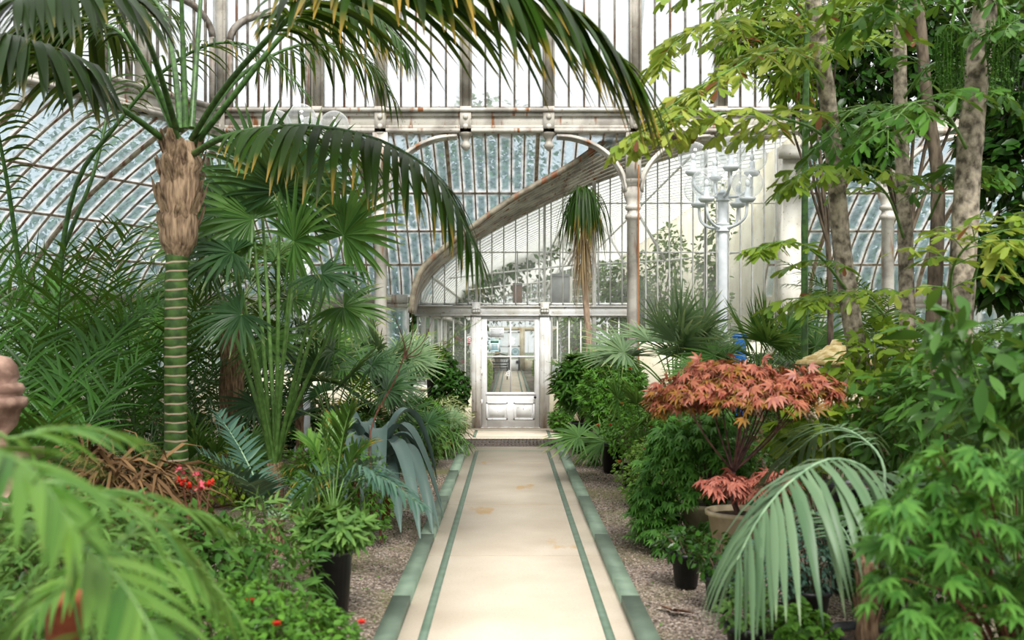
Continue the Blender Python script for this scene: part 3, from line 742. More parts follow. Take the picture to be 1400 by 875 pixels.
# black bench inside
bY = 38.; t = thing('garden_bench', 'ornate black iron bench inside the far wing seen through the door glass', 'bench', at(681, 511, bY)*v3(1,1,0)); bx0, bx1 = (674-VX)/FP*bY, (694-VX)/FP*bY
b = MB()
for i in range(5): b.box((bx0, bY-.25+i*.09, .43), (bx1, bY-.19+i*.09, .46))
b.build('seat', M['black_iron'], t); b = MB()
for i in range(9):
    x = bx0 + (bx1-bx0)*(i+.5)/9; b.tube([v3(x+.07*math.cos(a), bY+.24, .72+.11*math.sin(a)) for a in np.linspace(0,2*PI,12)], .016, 5)
b.tube([v3(bx0, bY+.24, .9), v3((bx0+bx1)/2, bY+.24, .98), v3(bx1, bY+.24, .9)], .025, 6); b.box((bx0, bY+.22, .5), (bx1, bY+.26, .56)); b.build('backrest', M['black_iron'], t)
for x in (bx0+.02, bx1-.02):
    for y in (bY-.24, bY+.24):
        b = MB(); b.tube([v3(x,y,0), v3(x+.02,y,.2), v3(x,y,.46)], .025, 6); b.build('leg', M['black_iron'], t)
    b = MB(); b.tube([v3(x,bY+.24,.7), v3(x,bY,.68), v3(x,bY-.26,.66), v3(x,bY-.24,.45)], .022, 6); b.build('armrest', M['black_iron'], t)
# electrical boxes
def wallbox(px0, py0, px1, py1, Y, nm, label, cat, m, dep=.2):
    a = at(px0, py1, Y); c = at(px1, py0, Y); t = thing(nm, label, cat, ((a[0]+c[0])/2, Y, a[2])); b = MB(); b.box((a[0], Y, a[2]), (c[0], Y+dep, c[2])); b.build('case', m, t)
    b = MB(); W = c[0]-a[0]; H = c[2]-a[2]; b.box((a[0]+W*.04, Y-.015, a[2]+H*.03), (c[0]-W*.04, Y, c[2]-H*.13)); b.build('cover', m, t)
    b = MB(); b.box((a[0]+W*.06, Y-.02, c[2]-H*.1), (c[0]-W*.06, Y, c[2]-H*.05)); b.tube([v3((a[0]+c[0])/2, Y+dep/2, c[2]), v3((a[0]+c[0])/2, Y+dep/2, c[2]+.6)], .012, 6); b.build('bracket', M['steel'], t)
wallbox(753, 374, 779, 415, 18.4, 'heater_unit', 'grey metal heater cabinet behind the partition glass beside the hanging grass tree', 'heater', M['steel'])
wallbox(701, 387, 714, 415, 18.4, 'control_box', 'small brown box behind the glass above the door', 'box', mat('brown_box','8a6450','a07a60',5))
wallbox(755, 499, 778, 581, 18.3, 'grey_panel', 'grey metal sheet standing behind the glass low right of the door', 'panel', M['steel'], .05)
# steel rod at the top
b = MB(); b.tube([at(883,-60,16.9), at(872,85,16.9), v3(*at(872,88,16.9)[:2],5.5)], .035, 8); struct('trim_%d' % ti, b, M['steel']); ti += 1
# ================================================================ plant generators
def frond_mesh(b, C, n, Lm, W, start=.22, ang=(65, 30), droop=1., vee=.15, prof=LONG, r=(.014, .003), ml=0, mr=1, tipshort=.45, jit=.08, up=UP, roll=0., fold=.25, ends=.35, stagger=.5):
    """a feather frond: midrib along curve C, n leaflets a side"""
    C = np.asarray(C, float); K = len(C)
    b.tube(C, np.linspace(r[0], r[1], K), 6, mr)
    T = unit(np.gradient(C, axis=0)); S = np.cross(T, up); S = unit(S)
    for i in range(1, K):                       # keep the side vector from flipping at steep places
        if np.dot(S[i], S[i-1]) < 0: S[i] = -S[i]
    u = np.linspace(start, 1, n)
    for sd in (-1, 1):
        uu = np.clip(u + sd*stagger*(1-start)/n*.5 + R.normal(0, .15/n, n), 0, 1)*(K-1)
        i0 = np.clip(uu.astype(int), 0, K-2); f = (uu-i0)[:, None]
        P = C[i0]*(1-f) + C[i0+1]*f; t = unit(T[i0]*(1-f)+T[i0+1]*f); s = unit(S[i0]*(1-f)+S[i0+1]*f)
        if roll: 
            nn = np.cross(s, t); s = s*math.cos(roll) + nn*math.sin(roll)
        nn = np.cross(s, t)
        x = (u-start)/(1-start)
        a = np.radians(ang[0] + (ang[1]-ang[0])*x + R.normal(0, 3, n))[:, None]
        D = t*np.cos(a) + sd*s*np.sin(a) + nn*vee + R.normal(0, jit, (n, 3))
        Lx = Lm*(ends + (1-ends)*np.sin(PI*np.clip(.12+.88*x, 0, 1))**.6) if tipshort is None else Lm*np.minimum(1, ends + (1-ends)*x/.25)*(1 - (1-tipshort)*np.clip((x-.5)/.5, 0, 1)**1.5)
        blades(b, P, D, nn, Lx*rnd(.9, 1.08, n), W*rnd(.85, 1.1, n)*np.sqrt(Lx/Lm), prof, droop*rnd(.75, 1.2, n), fold, ml)
def frond(parent, C, leaf, stalk, name='frond', label=None, **k):
    b = MB(); frond_mesh(b, C, **k); return b.build(name, [leaf, stalk], parent, True, label)
def fan_mesh(b, hub, D, N, Rr, nseg=26, spread=130, split=.5, droop=.35, ml=0, fold=.5, jit=.03, cone=.12):
    D = unit(np.asarray(D, float)); N = unit(N - np.dot(N, D)*D); S = np.cross(D, N)
    a = np.radians(np.linspace(-spread, spread, nseg))[:, None]
    Dm = D*np.cos(a) + S*np.sin(a) + N*cone + R.normal(0, jit, (nseg, 3))
    L = Rr*(1 - .25*np.abs(np.linspace(-1, 1, nseg))**3)*rnd(.92, 1.05, nseg)
    w = 2*L*split*math.tan(math.radians(spread/nseg))*1.15
    pr = (.02, .5, 1.0, .8, .62, .4, .03) if split > .4 else (.02, .7, 1, .8, .6, .35, .03)
    blades(b, np.repeat([hub], nseg, 0), Dm, np.repeat([N], nseg, 0), L, w, pr, droop*rnd(.6, 1.3, nseg), fold, ml)
def fanleaf(parent, base, hub, leaf, stalk, Rr, N=None, D=None, name='leaf', bow=.1, r=.011, **k):
    base = np.asarray(base, float); hub = np.asarray(hub, float); d = hub-base
    mid = (base+hub)/2 + v3(0, 0, bow*np.linalg.norm(d)); C = spline([base, mid, hub], 9)
    T = unit(C[-1]-C[-2]); h = unit(v3(d[0], d[1], 0)+1e-6)
    if D is None: D = unit(T + h*.35 + R.normal(0,.15,3))
    if N is None: N = unit(UP*.8 - h*.2 + v3(rnd(-.6,.6), -.75, rnd(-.1,.4)))
    b = MB(); b.tube(C, np.linspace(r, r*.55, 9), 6, 1); fan_mesh(b, hub, D, N, Rr, **k)
    return b.build(name, [leaf, stalk], parent, True)
def fanpalm(name, label, cat, x, y, h, leaves, leaf, stalk, Rr=.45, pet=.7, trunk=None, tr=.06, el=(15, 80), az=(0, 360), group=None, **k):
    t = thing(name, label, cat, (x, y, 0), group)
    if trunk and h > .05:
        b = MB(); P = [v3(x+R.normal(0,.01), y, z) for z in np.linspace(-.02, h, 9)]; b.tube(P, [tr*rnd(.85,1.1) for _ in P], 12); b.build('trunk', trunk, t, True)
    for i in range(leaves):
        a = math.radians(az[0] + (az[1]-az[0])*((i*.618+.13) % 1)); e = math.radians(el[0] + (el[1]-el[0])*((i*.414+.2) % 1)); L = pet*rnd(.8, 1.15)
        bs = v3(x+math.cos(a)*tr*.5, y+math.sin(a)*tr*.5, max(h-.04, .02)); hub = bs + v3(math.cos(e)*math.cos(a), math.cos(e)*math.sin(a), math.sin(e))*L
        fanleaf(t, bs, hub, leaf, stalk, Rr*rnd(.85, 1.1), **k)
    return t
def feather_palm(name, label, cat, x, y, nfr, L, leaf, stalk, h=0., trunk=None, tr=.05, el=(45, 80), sag=(50, 80), az=(0, 360), n=30, Lm=.3, W=.025, group=None, pr=(.012,.003), **k):
    t = thing(name, label, cat, (x, y, 0), group)
    if trunk and h > .03:
        b = MB(); P = [v3(x, y, z) for z in np.linspace(-.02, h, 7)]; b.tube(P, [tr*rnd(.85,1.15) for _ in P], 10); b.build('trunk', trunk, t, True)
    for i in range(nfr):
        a = az[0] + (az[1]-az[0])*((i*.618+.07) % 1) + rnd(-6, 6); f = (i*.382+.3) % 1
        C = arch((x+rnd(-tr,tr)*.7, y+rnd(-tr,tr)*.7, max(h-.03,0.0)), a, el[0]+(el[1]-el[0])*f, L*rnd(.8,1.1), sag[0]+(sag[1]-sag[0])*rnd(0,1))
        frond(t, C, leaf, stalk, n=n, Lm=Lm, W=W, r=pr, **k)
    return t
def scatter_leaves(b, P, out, kind, size, m=0, upb=.5, droop=.3):
    """leaves of one kind at points P facing out"""
    n = len(P); N = unit(out*.6 + UP*upb + R.normal(0, .35, (n, 3))); D = unit(out + R.normal(0, .6, (n, 3)) + v3(0,0,-.1)); D = unit(D - N*(D*N).sum(1)[:, None]*.8)
    L = size*rnd(.7, 1.2, n)
    if kind == 'ovate': blades(b, P, D, N, L, L*.5, OVATE, droop, .2, m)
    elif kind == 'elliptic': blades(b, P, D, N, L, L*.34, (.15, .8, 1, .7, .04), droop, .2, m)
    elif kind == 'lance': blades(b, P, D, N, L, L*.22, LANCE, droop*1.5, .2, m)
    elif kind == 'grass': blades(b, P, D, N, L, L*.05, LANCE, droop*2, .2, m)
    elif kind == 'fine': 
        for q in (-.7, 0, .7):
            S = np.cross(D, N); blades(b, P, unit(D + S*q), N, L*(1 if q == 0 else .75), L*.2, (.3, 1, .05), droop, 0, m)
    elif kind == 'palmate':
        S = np.cross(D, N)
        for a, l in ((0, 1), (38, .92), (-38, .92), (78, .7), (-78, .7), (118, .38), (-118, .38)):
            a = math.radians(a); blades(b, P, D*math.cos(a)+S*math.sin(a), N, L*l, L*l*.26, (.35, 1, .6, .03), droop, .15, m)
    elif kind == 'whorl':
        S = np.cross(D, N)
        for q in range(7):
            a = q/7*2*PI; blades(b, P, D*math.cos(a)+S*math.sin(a)+N*.35, N, L, L*.26, LANCE, droop*1.5, .2, m)
    elif kind == 'lobed':
        S = np.cross(D, N)
        for a, l, w_ in ((0, 1, .62), (55, .75, .5), (-55, .75, .5)):
            a = math.radians(a); blades(b, P, D*math.cos(a)+S*math.sin(a), N, L*l, L*l*w_, OVATE, droop, .15, m)
def bush(parent, c, rad, n, kind, size, leaf, twig, stems=14, base=None, shell=.55, name='foliage', flowers=None, upb=.5, droop=.3, sr=.006, flat=0., leaves_per=1):
    """stems from the base into an ellipsoid of leaves"""
    c = np.asarray(c, float); rad = np.broadcast_to(rad, (3,)).astype(float)
    base = v3(c[0], c[1], c[2]-rad[2]) if base is None else np.asarray(base, float)
    st = MB(); P = []; O = []
    for i in range(stems):
        d = unit(R.normal(0, 1, 3)); d[2] = d[2]*.9+.25 if d[2] > -.5 else d[2]*.3; e = c + d*rad*rnd(.6, .98)
        mid = base*.45 + e*.55 + v3(0,0,.12*rad[2]) + R.normal(0,.04,3)*rad
        q = spline([base + R.normal(0,.01,3)*v3(1,1,0), mid, e], 9); st.tube(q, np.linspace(sr, sr*.3, 9), 5)
    m = n
    d = unit(R.normal(0, 1, (m, 3))); rr = (shell + (1-shell)*R.rand(m)**.6)[:, None]
    # lumpy outline: a few lobes
    lob = unit(R.normal(0, 1, (7, 3))); bump = .82 + .28*np.max(d@lob.T, 1)[:, None]**3
    P = c + d*rr*rad*bump; keep = P[:, 2] > .02 if True else P[:,2] > -9; P = P[keep]; O = unit((d/rad)*rad.mean())[keep]
    fb = MB(); scatter_leaves(fb, P, O, kind, size, 0, upb, droop)
    st.build('stems', twig, parent, True); fb.build(name, leaf, parent)
    if flowers:
        fm, k, fs = flowers
        for _ in range(k):
            d = unit(R.normal(0,1,3)); d[2] = abs(d[2]); d[1] = -abs(d[1]); p = c + d*rad*1.02
            if p[2] < .03: p[2] = .05
            b2 = MB(); a = np.linspace(0, 2*PI, 6)[:-1]
            for z_ in (0, .5):
                blades(b2, np.repeat([p+v3(0,0,z_*fs)],5,0), np.stack([np.cos(a+z_), np.sin(a+z_), 0*a+.5], 1), UP[None], fs, fs*.8, (.4,1,.7), .2, .1)
            b2.build('flower', fm, parent)
def pot(parent, x, y, r, h, m, z=0, rim=.012, taper=.78, soil=True, n=24, name='pot'):
    b = MB(); b.lathe([(.001, z), (r*taper, z), (r, z+h-.03), (r+rim, z+h-.03), (r+rim, z+h), (r-.006, z+h), (r-.012, z+h-.04)], (x, y, 0), n); o = b.build(name, m, parent)
    if soil: b = MB(); b.lathe([(.001, z+h-.035), (r-.006, z+h-.04)], (x, y, 0), n); b.build('soil', M['soil'], o)
    return o
def potted(name, label, cat, x, y, r, h, m, bushk, group=None, sep=True):
    t = thing(name, label, cat, (x, y, 0), group); pot(t, x, y, r, h, m)
    bush(t, **bushk); return t
# ================================================================ left bed
def gp(px, Y): return ((px-VX)/FP*Y, Y)
GY = lambda py: FP*CZ/(py-VY)
# ---- great kentia palm with the ringed trunk
KY = 8.5; kx = gp(243, KY)[0]; t = thing('kentia_palm', 'tall palm with green trunk ringed white, shaggy brown crown and big drooping feather fronds', 'palm', (kx, KY, 0))
ringm, n_, o_ = _nt('ringed_green_trunk'); p_ = n_.nodes.new('ShaderNodeBsdfPrincipled'); p_.inputs['Roughness'].default_value = .55
g_ = n_.nodes.new('ShaderNodeTexCoord'); s_ = n_.nodes.new('ShaderNodeSeparateXYZ'); n_.links.new(g_.outputs['Object'], s_.inputs[0])
zz = math_(n_, 'ADD', math_(n_, 'MULTIPLY', s_.outputs[2], 12.5), math_(n_, 'MULTIPLY', noise(n_, 3.5, 2), .9)); fr_ = math_(n_, 'FRACT', zz, 0)
rf = math_(n_, 'MULTIPLY', ramp(n_, fr_, .76, .80), ramp(n_, fr_, .98, .94))
cc = mixc(n_, rf, mixc(n_, ramp(n_, noise(n_, 12, 4), .4, .6), srgb('2a4712'), srgb('466624')), srgb('b09a84'))
n_.links.new(cc, p_.inputs['Base Color']); n_.links.new(p_.outputs[0], o_.inputs[0])
b = MB(); P = []; r_ = []
for z in np.linspace(-.02, 2.34, 95):
    P.append(v3(kx - .02*math.sin(z*1.2) + (.0 if z > .5 else -.08*(.5-z)), KY, z)); ring = ((z*12.5) % 1) > .7; r_.append((.092 + .03*max(0, (.9-z))) + (.006 if ring else 0))
b.tube(P, r_, 18); b.build('trunk', ringm, t, True)
b = MB(); zs = np.linspace(2.30, 3.30, 16); rr = np.interp(zs, [2.3, 2.42, 2.6, 2.9, 3.1, 3.3], [.085, .15, .165, .155, .17, .12]); b.tube([v3(kx+.03*(z-2.3), KY, z) for z in zs], [q*rnd(.92,1.08) for q in rr], 14)
for i in range(46):      # peeling leaf bases
    a = rnd(0, 2*PI); z = rnd(2.5, 3.25); r0 = float(np.interp(z, zs, rr)); p0 = v3(kx+.03*(z-2.3)+math.cos(a)*r0*.9, KY+math.sin(a)*r0*.9, z)
    blades(b, p0, v3(math.cos(a)*.35, math.sin(a)*.35, 1), v3(math.cos(a), math.sin(a), .1), rnd(.12,.3), rnd(.06,.12), (.8, 1, .8, .3), .1, .3)
b.build('crownshaft', M['husk'], t, True)
K = lambda pts, k=22: spline([at(*p) for p in pts], k)
kw = dict(leaf=M['kentia'], stalk=M['rachis_dark'])
def kf(pts, n=40, Lm=.62, W=.042, start=.3, droop=1.9, ang=(72, 35), dark=False, **q):
    if dark: n, W, Lm = int(n*1.3), W*1.45, Lm*1.1
    r = q.pop('r', (.030, .005))
    frond(t, K(pts), M['kentia_dark'] if dark else M['kentia'], M['rachis_dark'], n=n, Lm=Lm, W=W, start=start, droop=droop, ang=ang, r=r, vee=.0, **q)
kf([(258,215,8.5),(300,190,8.1),(360,176,7.7),(430,173,7.3),(520,192,7.0),(600,245,6.8),(652,345,6.7)], n=50, Lm=.78, W=.062, start=.22, droop=2.4, tipshort=.5)
kf([(262,190,8.5),(300,130,8.0),(350,70,7.3),(420,5,6.8),(520,-45,6.4),(640,-50,6.1),(760,-5,5.9),(850,80,5.8)], n=84, Lm=1.15, W=.088, start=.34, droop=1.5, ang=(60, 24), tipshort=.6)
kf([(268,195,8.5),(320,130,8.3),(385,50,8.2),(440,10,8.2),(500,10,8.1),(560,70,8.0)], n=40, Lm=.75, W=.05, start=.45, droop=2.0)
kf([(254,175,8.5),(250,60,8.5),(246,-60,8.3),(240,-200,7.8)], n=20, Lm=.8, start=.7)
kf([(262,175,8.5),(270,60,8.8),(280,-60,9.2),(300,-200,9.6)], n=20, Lm=.8, start=.65)
kf([(244,190,8.5),(205,100,8.2),(160,20,7.8),(120,-60,7.2),(60,-120,6.6)], n=26, Lm=.8, start=.5)
kf([(236,200,8.5),(190,165,8.2),(140,130,7.8),(95,88,7.4),(56,62,7.0),(0,48,6.7),(-60,70,6.4)], n=36, Lm=.75, W=.055, start=.34, droop=2.3, dark=True)
kf([(240,185,8.5),(200,95,8.8),(165,45,9.0),(110,25,9.1),(50,30,9.0),(-10,60,8.9)], n=36, Lm=.78, W=.055, start=.38, droop=2.0, dark=True)
kf([(242,180,8.5),(215,90,7.8),(190,30,7.0),(150,-10,6.2),(90,-30,5.6),(20,0,5.2)], n=34, Lm=.62, W=.045, start=.4, droop=1.8, dark=True)
kf([(248,178,8.5),(235,70,9.2),(215,5,9.8),(160,-20,10.2),(90,-10,10.5)], n=30, Lm=.8, W=.05, start=.4, droop=1.6)
kf([(264,200,8.5),(290,150,9.2),(340,95,9.8),(420,60,10.2),(500,80,10.4),(540,140,10.5)], n=36, Lm=.7, W=.04, start=.4, droop=2.0)

# ---- a second feather palm whose stem slants up from behind, out of the frame on the left
x, y = gp(60, 10.2); t = thing('leaning_palm', 'slender palm with long bare slanting stalks behind the ringed trunk on the left', 'palm', (x, y, 0))
for k_, pts in enumerate(([(60,600,10.2),(80,380,10.2),(105,250,10.1),(160,170,10),(220,100,9.9),(290,60,9.8),(360,70,9.6),(420,130,9.4)], [(55,600,10.2),(60,420,10.3),(95,320,10.3),(130,230,10.4),(150,120,10.6),(140,20,10.9),(100,-60,11)], [(52,600,10.2),(30,400,10),(10,250,9.6),(-20,120,9.2),(-70,60,9)])):
    frond(t, K([(p[0],p[1],p[2]) for p in pts], 26) if k_ else K(pts, 26), M['kentia'], M['rachis_dark'], n=34, Lm=.5, W=.03, start=.45, droop=1.4, r=(.032,.006), ang=(65,30))

# ---- areca clumps, thin dark leaflets (far left)
def clump(name, label, px, Y, stems, L, leaf='areca', Lm=.34, W=.02, n=25, el=(62, 86), sag=(35, 70), az=(0, 360), spread=.12, tr=0, group=None, stalk='rachis_dark', cat='palm', **k):
    x, y = gp(px, Y); t = thing(name, label, cat, (x, y, 0), group)
    for i in range(stems):
        a = az[0] + (az[1]-az[0])*((i*.618+.07) % 1) + rnd(-10, 10); f = (i*.382+.3) % 1
        C = arch((x+rnd(-spread,spread), y+rnd(-spread,spread), 0), a, el[0]+(el[1]-el[0])*f, L*rnd(.7,1.1), sag[0]+(sag[1]-sag[0])*rnd(0,1), 20)
        frond(t, C, M[leaf], M[stalk], n=n, Lm=Lm, W=W, r=(.011,.003), **k)
    return t
kk = dict(start=.25, ang=(62, 35), droop=.55, vee=.35, prof=PINNA, jit=.16, tipshort=.5)
clump('areca_palm', 'dense dark green feather palm clump at the far left edge above the stone urn', -10, 7.4, 15, 2.7, az=(60,300), W=.030, Lm=.52, **kk)
clump('areca_palm', 'tall thin-leaved feather palm clump just left of the ringed trunk', 90, 9.6, 17, 3.2, az=(30,330), W=.028, Lm=.55, **kk)
clump('areca_palm', 'feather palm clump close behind the ringed trunk, fronds crossing the glazing', 195, 10.6, 13, 3.2, W=.028, Lm=.55, **kk)
clump('areca_palm', 'feather palm clump low at the left, in front of the leaning palm', 40, 6.8, 11, 1.7, az=(70,330), W=.026, Lm=.46, **kk)
clump('areca_palm', 'feather palm clump right behind the ringed trunk, right side', 300, 12.2, 12, 3.1, W=.028, Lm=.44, leaf='kentia', **kk)
clump('areca_palm', 'bright feather palm behind the fan palms below the eave', 505, 14.3, 9, 2.3, W=.026, Lm=.36, leaf='lime', **kk)
clump('areca_palm', 'dark feather palm standing against the left glazing', 20, 11.5, 12, 3.4, W=.028, Lm=.44, leaf='kentia', **kk)

# ---- big fan palm left of centre
FY = 9.4; x, y = gp(375, FY); t = thing('fan_palm', 'large fan palm with thick upright green stalks between the ringed trunk and the door', 'palm', (x, y, 0))
b = MB(); b.tube([v3(x, y, z) for z in np.linspace(0, .45, 6)], [.10,.095,.09,.09,.10,.08], 12); b.build('trunk', M['fibre'], t, True)
hubs = [(382,262,9.2,.76,'fan_dark',(.1,-.3,.6),(-.1,-1,.25)), (345,300,9.3,.76,'fan',(-.6,-.1,.5),(0,-.9,.5)), (318,345,9.0,.66,'fan_dark',(-1,-.2,.1),(0,-.5,.8)), (402,330,9.0,.66,'fan',(.5,-.4,.3),(-.2,-.9,.3)),
        (470,322,9.2,.76,'fan',(.5,-.1,.8),(-.4,-.9,.2)), (440,375,8.8,.5,'fan_dark',(.9,-.3,-.3),(.1,-.5,.8)), (355,235,9.7,.72,'fan_dark',(0,0,1),(0,-1,.1)), (420,250,9.6,.76,'fan_dark',(.4,0,.9),(-.2,-1,.2)),
        (285,365,9.4,.72,'fan',(-1,0,-.2),(0,-.4,.9)), (300,290,9.8,.72,'fan_dark',(-.7,.1,.6),(0,-.9,.4)), (330,430,8.7,.5,'fan_dark',(-.7,-.4,-.5),(0,-.7,.7)), (470,420,9.0,.5,'fan',(.8,-.3,-.5),(.1,-.8,.7))]
for px, py, Y, Rr, lf, D, N in hubs:
    fanleaf(t, (x+rnd(-.03,.03), y+rnd(-.03,.03), .42), at(px, py, Y), M[lf], M['rachis'], Rr, N=v3(*N), D=v3(*D), bow=.05, r=.024, nseg=30, spread=125, droop=.55, split=.55)
# ---- fan palm with a fibrous trunk just right of the ringed trunk
FY2 = 11.2; x, y = gp(316, FY2)
fanpalm('windmill_palm', 'fan palm with a dark fibrous trunk and drooping dry leaves right of the ringed trunk', 'palm', x, y, 1.95, 22, M['fan'], M['rachis_pale'], Rr=.55, pet=.75, trunk=M['fibre'], tr=.13, el=(-30, 70), nseg=28, spread=120, droop=.7)
# ---- middle group of fan palms
def fp_(label, px, Y, h, lv, leaf, Rr, pet, el=(5, 70), **k):
    x, y = gp(px, Y); return fanpalm('fan_palm', label, 'palm', x, y, h, lv, M[leaf], M['rachis'], Rr=Rr, pet=pet, trunk=M['fibre'], tr=.06, el=el, nseg=26, spread=k.pop('spread', 118), droop=k.pop('droop', .45), **k)
fp_('grey-green fan palm in the middle of the left bed, behind the blue strap-leaved plant', 455, 11.0, .7, 15, 'fan_dark', .50, .75)
fp_('pale fan palm with wide leaves under the eave, left of the partition', 522, 13.2, .95, 13, 'fan_pale', .50, .6, el=(25,80))
fp_('low dark fan palm left of the potted plants near the door', 520, 12.2, .25, 12, 'fan_dark', .42, .6)
fp_('small fan palm standing behind the thick-stalked fan palm', 410, 12.8, 1.0, 14, 'fan', .55, .7)
fp_('narrow-leaved fan palm low between the large fan palm and the ringed trunk', 285, 9.6, .15, 10, 'fan', .42, .55, el=(20, 80))
fp_('little round-leaved fan palm among pots near the door', 592, 14.2, .2, 9, 'fan_pale', .26, .42, el=(20, 85))
# ---- bluish cycad and bright young palm
x, y = gp(375, 7.6); feather_palm('cycad', 'low blue-green stiff feather-leaved cycad below the large fan palm', 'cycad', x, y, 9, 1.0, M['bluefern'], M['rachis_grey'], h=.25, trunk=M['fibre'], tr=.08, el=(25, 60), sag=(20, 50), n=22, Lm=.22, W=.032, prof=PINNA, droop=.3, vee=.4, start=.2, ang=(75, 45))
x, y = gp(455, 6.9); t = thing('young_palm', 'upright bright green young palm with red-brown leaf bases in the left bed', 'palm', (x, y, 0))
pot(t, x, y, .14, .26, M['pot_black'])
b = MB(); b.tube([v3(x,y,.2), v3(x,y,.42)], [.035,.03], 8); b.build('stem', M['redstem'], t, True)
for i, (ex, ey, dy) in enumerate(((440,585,.0),(478,560,-.1),(420,600,.2),(500,610,.3),(460,570,.4),(395,640,-.2),(530,665,-.5),(575,690,-.7),(410,690,-.6))):
    e = at(ex, ey, y+dy); bs = v3(x, y, .40); mid = (bs*.5+e*.5) + v3(0,0,.12 + (.10 if i > 5 else 0))
    frond(t, spline([bs, mid, e], 14), M['areca_bright' if i < 5 and i % 2 == 0 else ('bluefern' if i in (6,7) else 'kentia')], M['rachis'], n=20, Lm=.22 if i < 6 else .25, W=.022, start=.3, droop=.5 if i < 5 else 1.2, ang=(35, 22), r=(.007,.002), vee=.3)
# ---- blue strap-leaved plant spilling over the kerb
AY = 8.9; x, y = gp(512, AY); t = thing('strap_leaved_plant', 'big plant of broad drooping blue-grey strap leaves in a clay pot by the green kerb', 'plant', (x, y, 0))
pot(t, x, y, .17, .34, M['terracotta'])
ends = [(600,722,8.3),(592,735,8.0),(575,742,7.8),(548,728,8.0),(604,690,8.9),(598,660,9.2),(575,660,9.0),(470,700,8.3),(440,670,8.6),(450,640,9.2),(520,715,8.1),(430,650,9.6),(560,625,9.6),(495,720,8.2),(606,708,8.6),(585,700,8.8),(480,655,9.4),(540,700,8.6)]
for i, (ex, ey, Y) in enumerate(ends):
    e = at(ex, ey, Y); e[2] = max(e[2], .03); bs = v3(x, y, .32); H = rnd(.50, .68) if i % 3 else rnd(.34, .46)
    tt = np.linspace(0, 1, 18)[:, None]; C = bs + (e-bs)*tt**.85 + UP*H*4*tt*(1-tt)*(1.15-.3*tt); C[:, 0] += rnd(-.05,.05)*np.sin(tt[:,0]*PI); b = MB(); k = 18; T = unit(np.gradient(C, axis=0)); S = unit(np.cross(T, UP)); Nn = np.cross(S, T)
    w_ = .15*np.interp(np.linspace(0,1,k), [0,.15,.5,.85,1], [.5,.75,1,.6,.05])*rnd(.85,1.15)
    V = np.stack([C - S*w_[:,None]/2 + Nn*w_[:,None]*.24, C - S*w_[:,None]*.22+Nn*w_[:,None]*.02, C, C + S*w_[:,None]*.22+Nn*w_[:,None]*.02, C + S*w_[:,None]/2 + Nn*w_[:,None]*.24], 1).reshape(-1, 3)
    F = [(5*a+q, 5*a+q+1, 5*a+q+6, 5*a+q+5) for a in range(k-1) for q in range(4)]; b.add(V, F, 0, np.repeat(np.linspace(0,1,k), 5)); b.build('leaf', M['agave'], t, True)
# ---- bare thin stem
x, y = gp(522, 7.9); t = thing('bare_shrub', 'thin bare reddish branching stem rising over the blue strap leaves', 'shrub', (x, y, 0)); b = MB()
b.tube(spline([v3(x,y,0), at(505,600,7.9), at(540,520,7.9), at(555,480,7.9)], 12), np.linspace(.009,.005,12), 6, 0)
for e in ((538,430),(562,420),(580,470),(590,440),(545,455)): b.tube(spline([at(553,490,7.9), at((553+e[0])/2+6,(490+e[1])/2+4,7.9), at(e[0],e[1],7.9)], 8), np.linspace(.005,.002,8), 5)
b.build('stem', M['redstem'], t, True)

# ---- low planting, left
def B(name, label, cat, px, Y, rad, n, kind, size, leaf, h=None, flowers=None, group=None, potr=None, poth=.25, potm='pot_black', stems=16, upb=.5, droop=.3, twig='twig', shell=.5, dx=0):
    x, y = gp(px, Y); t = thing(name, label, cat, (x, y, 0), group); z0 = 0
    rad = np.array(rad, float)
    if potr: pot(t, x, y, potr, poth, M[potm]); z0 = poth - .05
    c = v3(x+dx, y, (z0 + rad[2]*.85) if h is None else h)
    bush(t, c, rad, n, kind, size, M[leaf], M[twig], stems, base=v3(x, y, z0), flowers=flowers, upb=upb, droop=droop, shell=shell); return t
B('soft_shrub', 'soft green leafy shrub low left of the bright young palm', 'shrub', 350, 6.4, (.32,.33,.34), 600, 'lance', .09, 'sage')
B('soft_shrub', 'pale long-leaved shrub left of the tall black pot', 'shrub', 375, 5.3, (.28,.30,.32), 520, 'lance', .11, 'shrub')
B('trailing_herb', 'small-leaved herb with red flowers at the near left edge of the path', 'herb', 395, 4.5, (.42,.42,.26), 2600, 'ovate', .042, 'herb', flowers=(M['petal_red'], 5, .022))
B('trailing_herb', 'small-leaved herb spilling towards the green kerb in the near left corner', 'herb', 440, 4.2, (.24,.36,.13), 1100, 'ovate', .040, 'herb', flowers=(M['petal_red'], 3, .02))
B('trailing_herb', 'low herb carpet between the blurred frond and the red flowers', 'herb', 300, 4.3, (.5,.5,.3), 2600, 'ovate', .042, 'herb')
B('leafy_shrub', 'broad low shrub left of the soft green shrub, below the pink flowers', 'shrub', 265, 6.0, (.42,.4,.34), 1300, 'ovate', .075, 'shrub')
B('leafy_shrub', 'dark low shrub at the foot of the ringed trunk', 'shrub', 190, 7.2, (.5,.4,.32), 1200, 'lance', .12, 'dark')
B('leafy_shrub', 'bushy green plant under the far left palms', 'shrub', 60, 5.6, (.55,.45,.45), 1500, 'ovate', .08, 'shrub')
B('leafy_shrub', 'bright green low shrub behind the cycad', 'shrub', 330, 9.8, (.5,.5,.35), 1500, 'ovate', .06, 'lime')
B('fine_leaved_shrub', 'airy fine-leaved shrub between the cycad and the blue strap leaves', 'shrub', 455, 9.2, (.5,.45,.42), 1900, 'fine', .07, 'herb')
B('fine_leaved_shrub', 'airy fine-leaved shrub in front of the blue strap leaves', 'shrub', 500, 7.9, (.2,.2,.40), 500, 'fine', .06, 'herb')
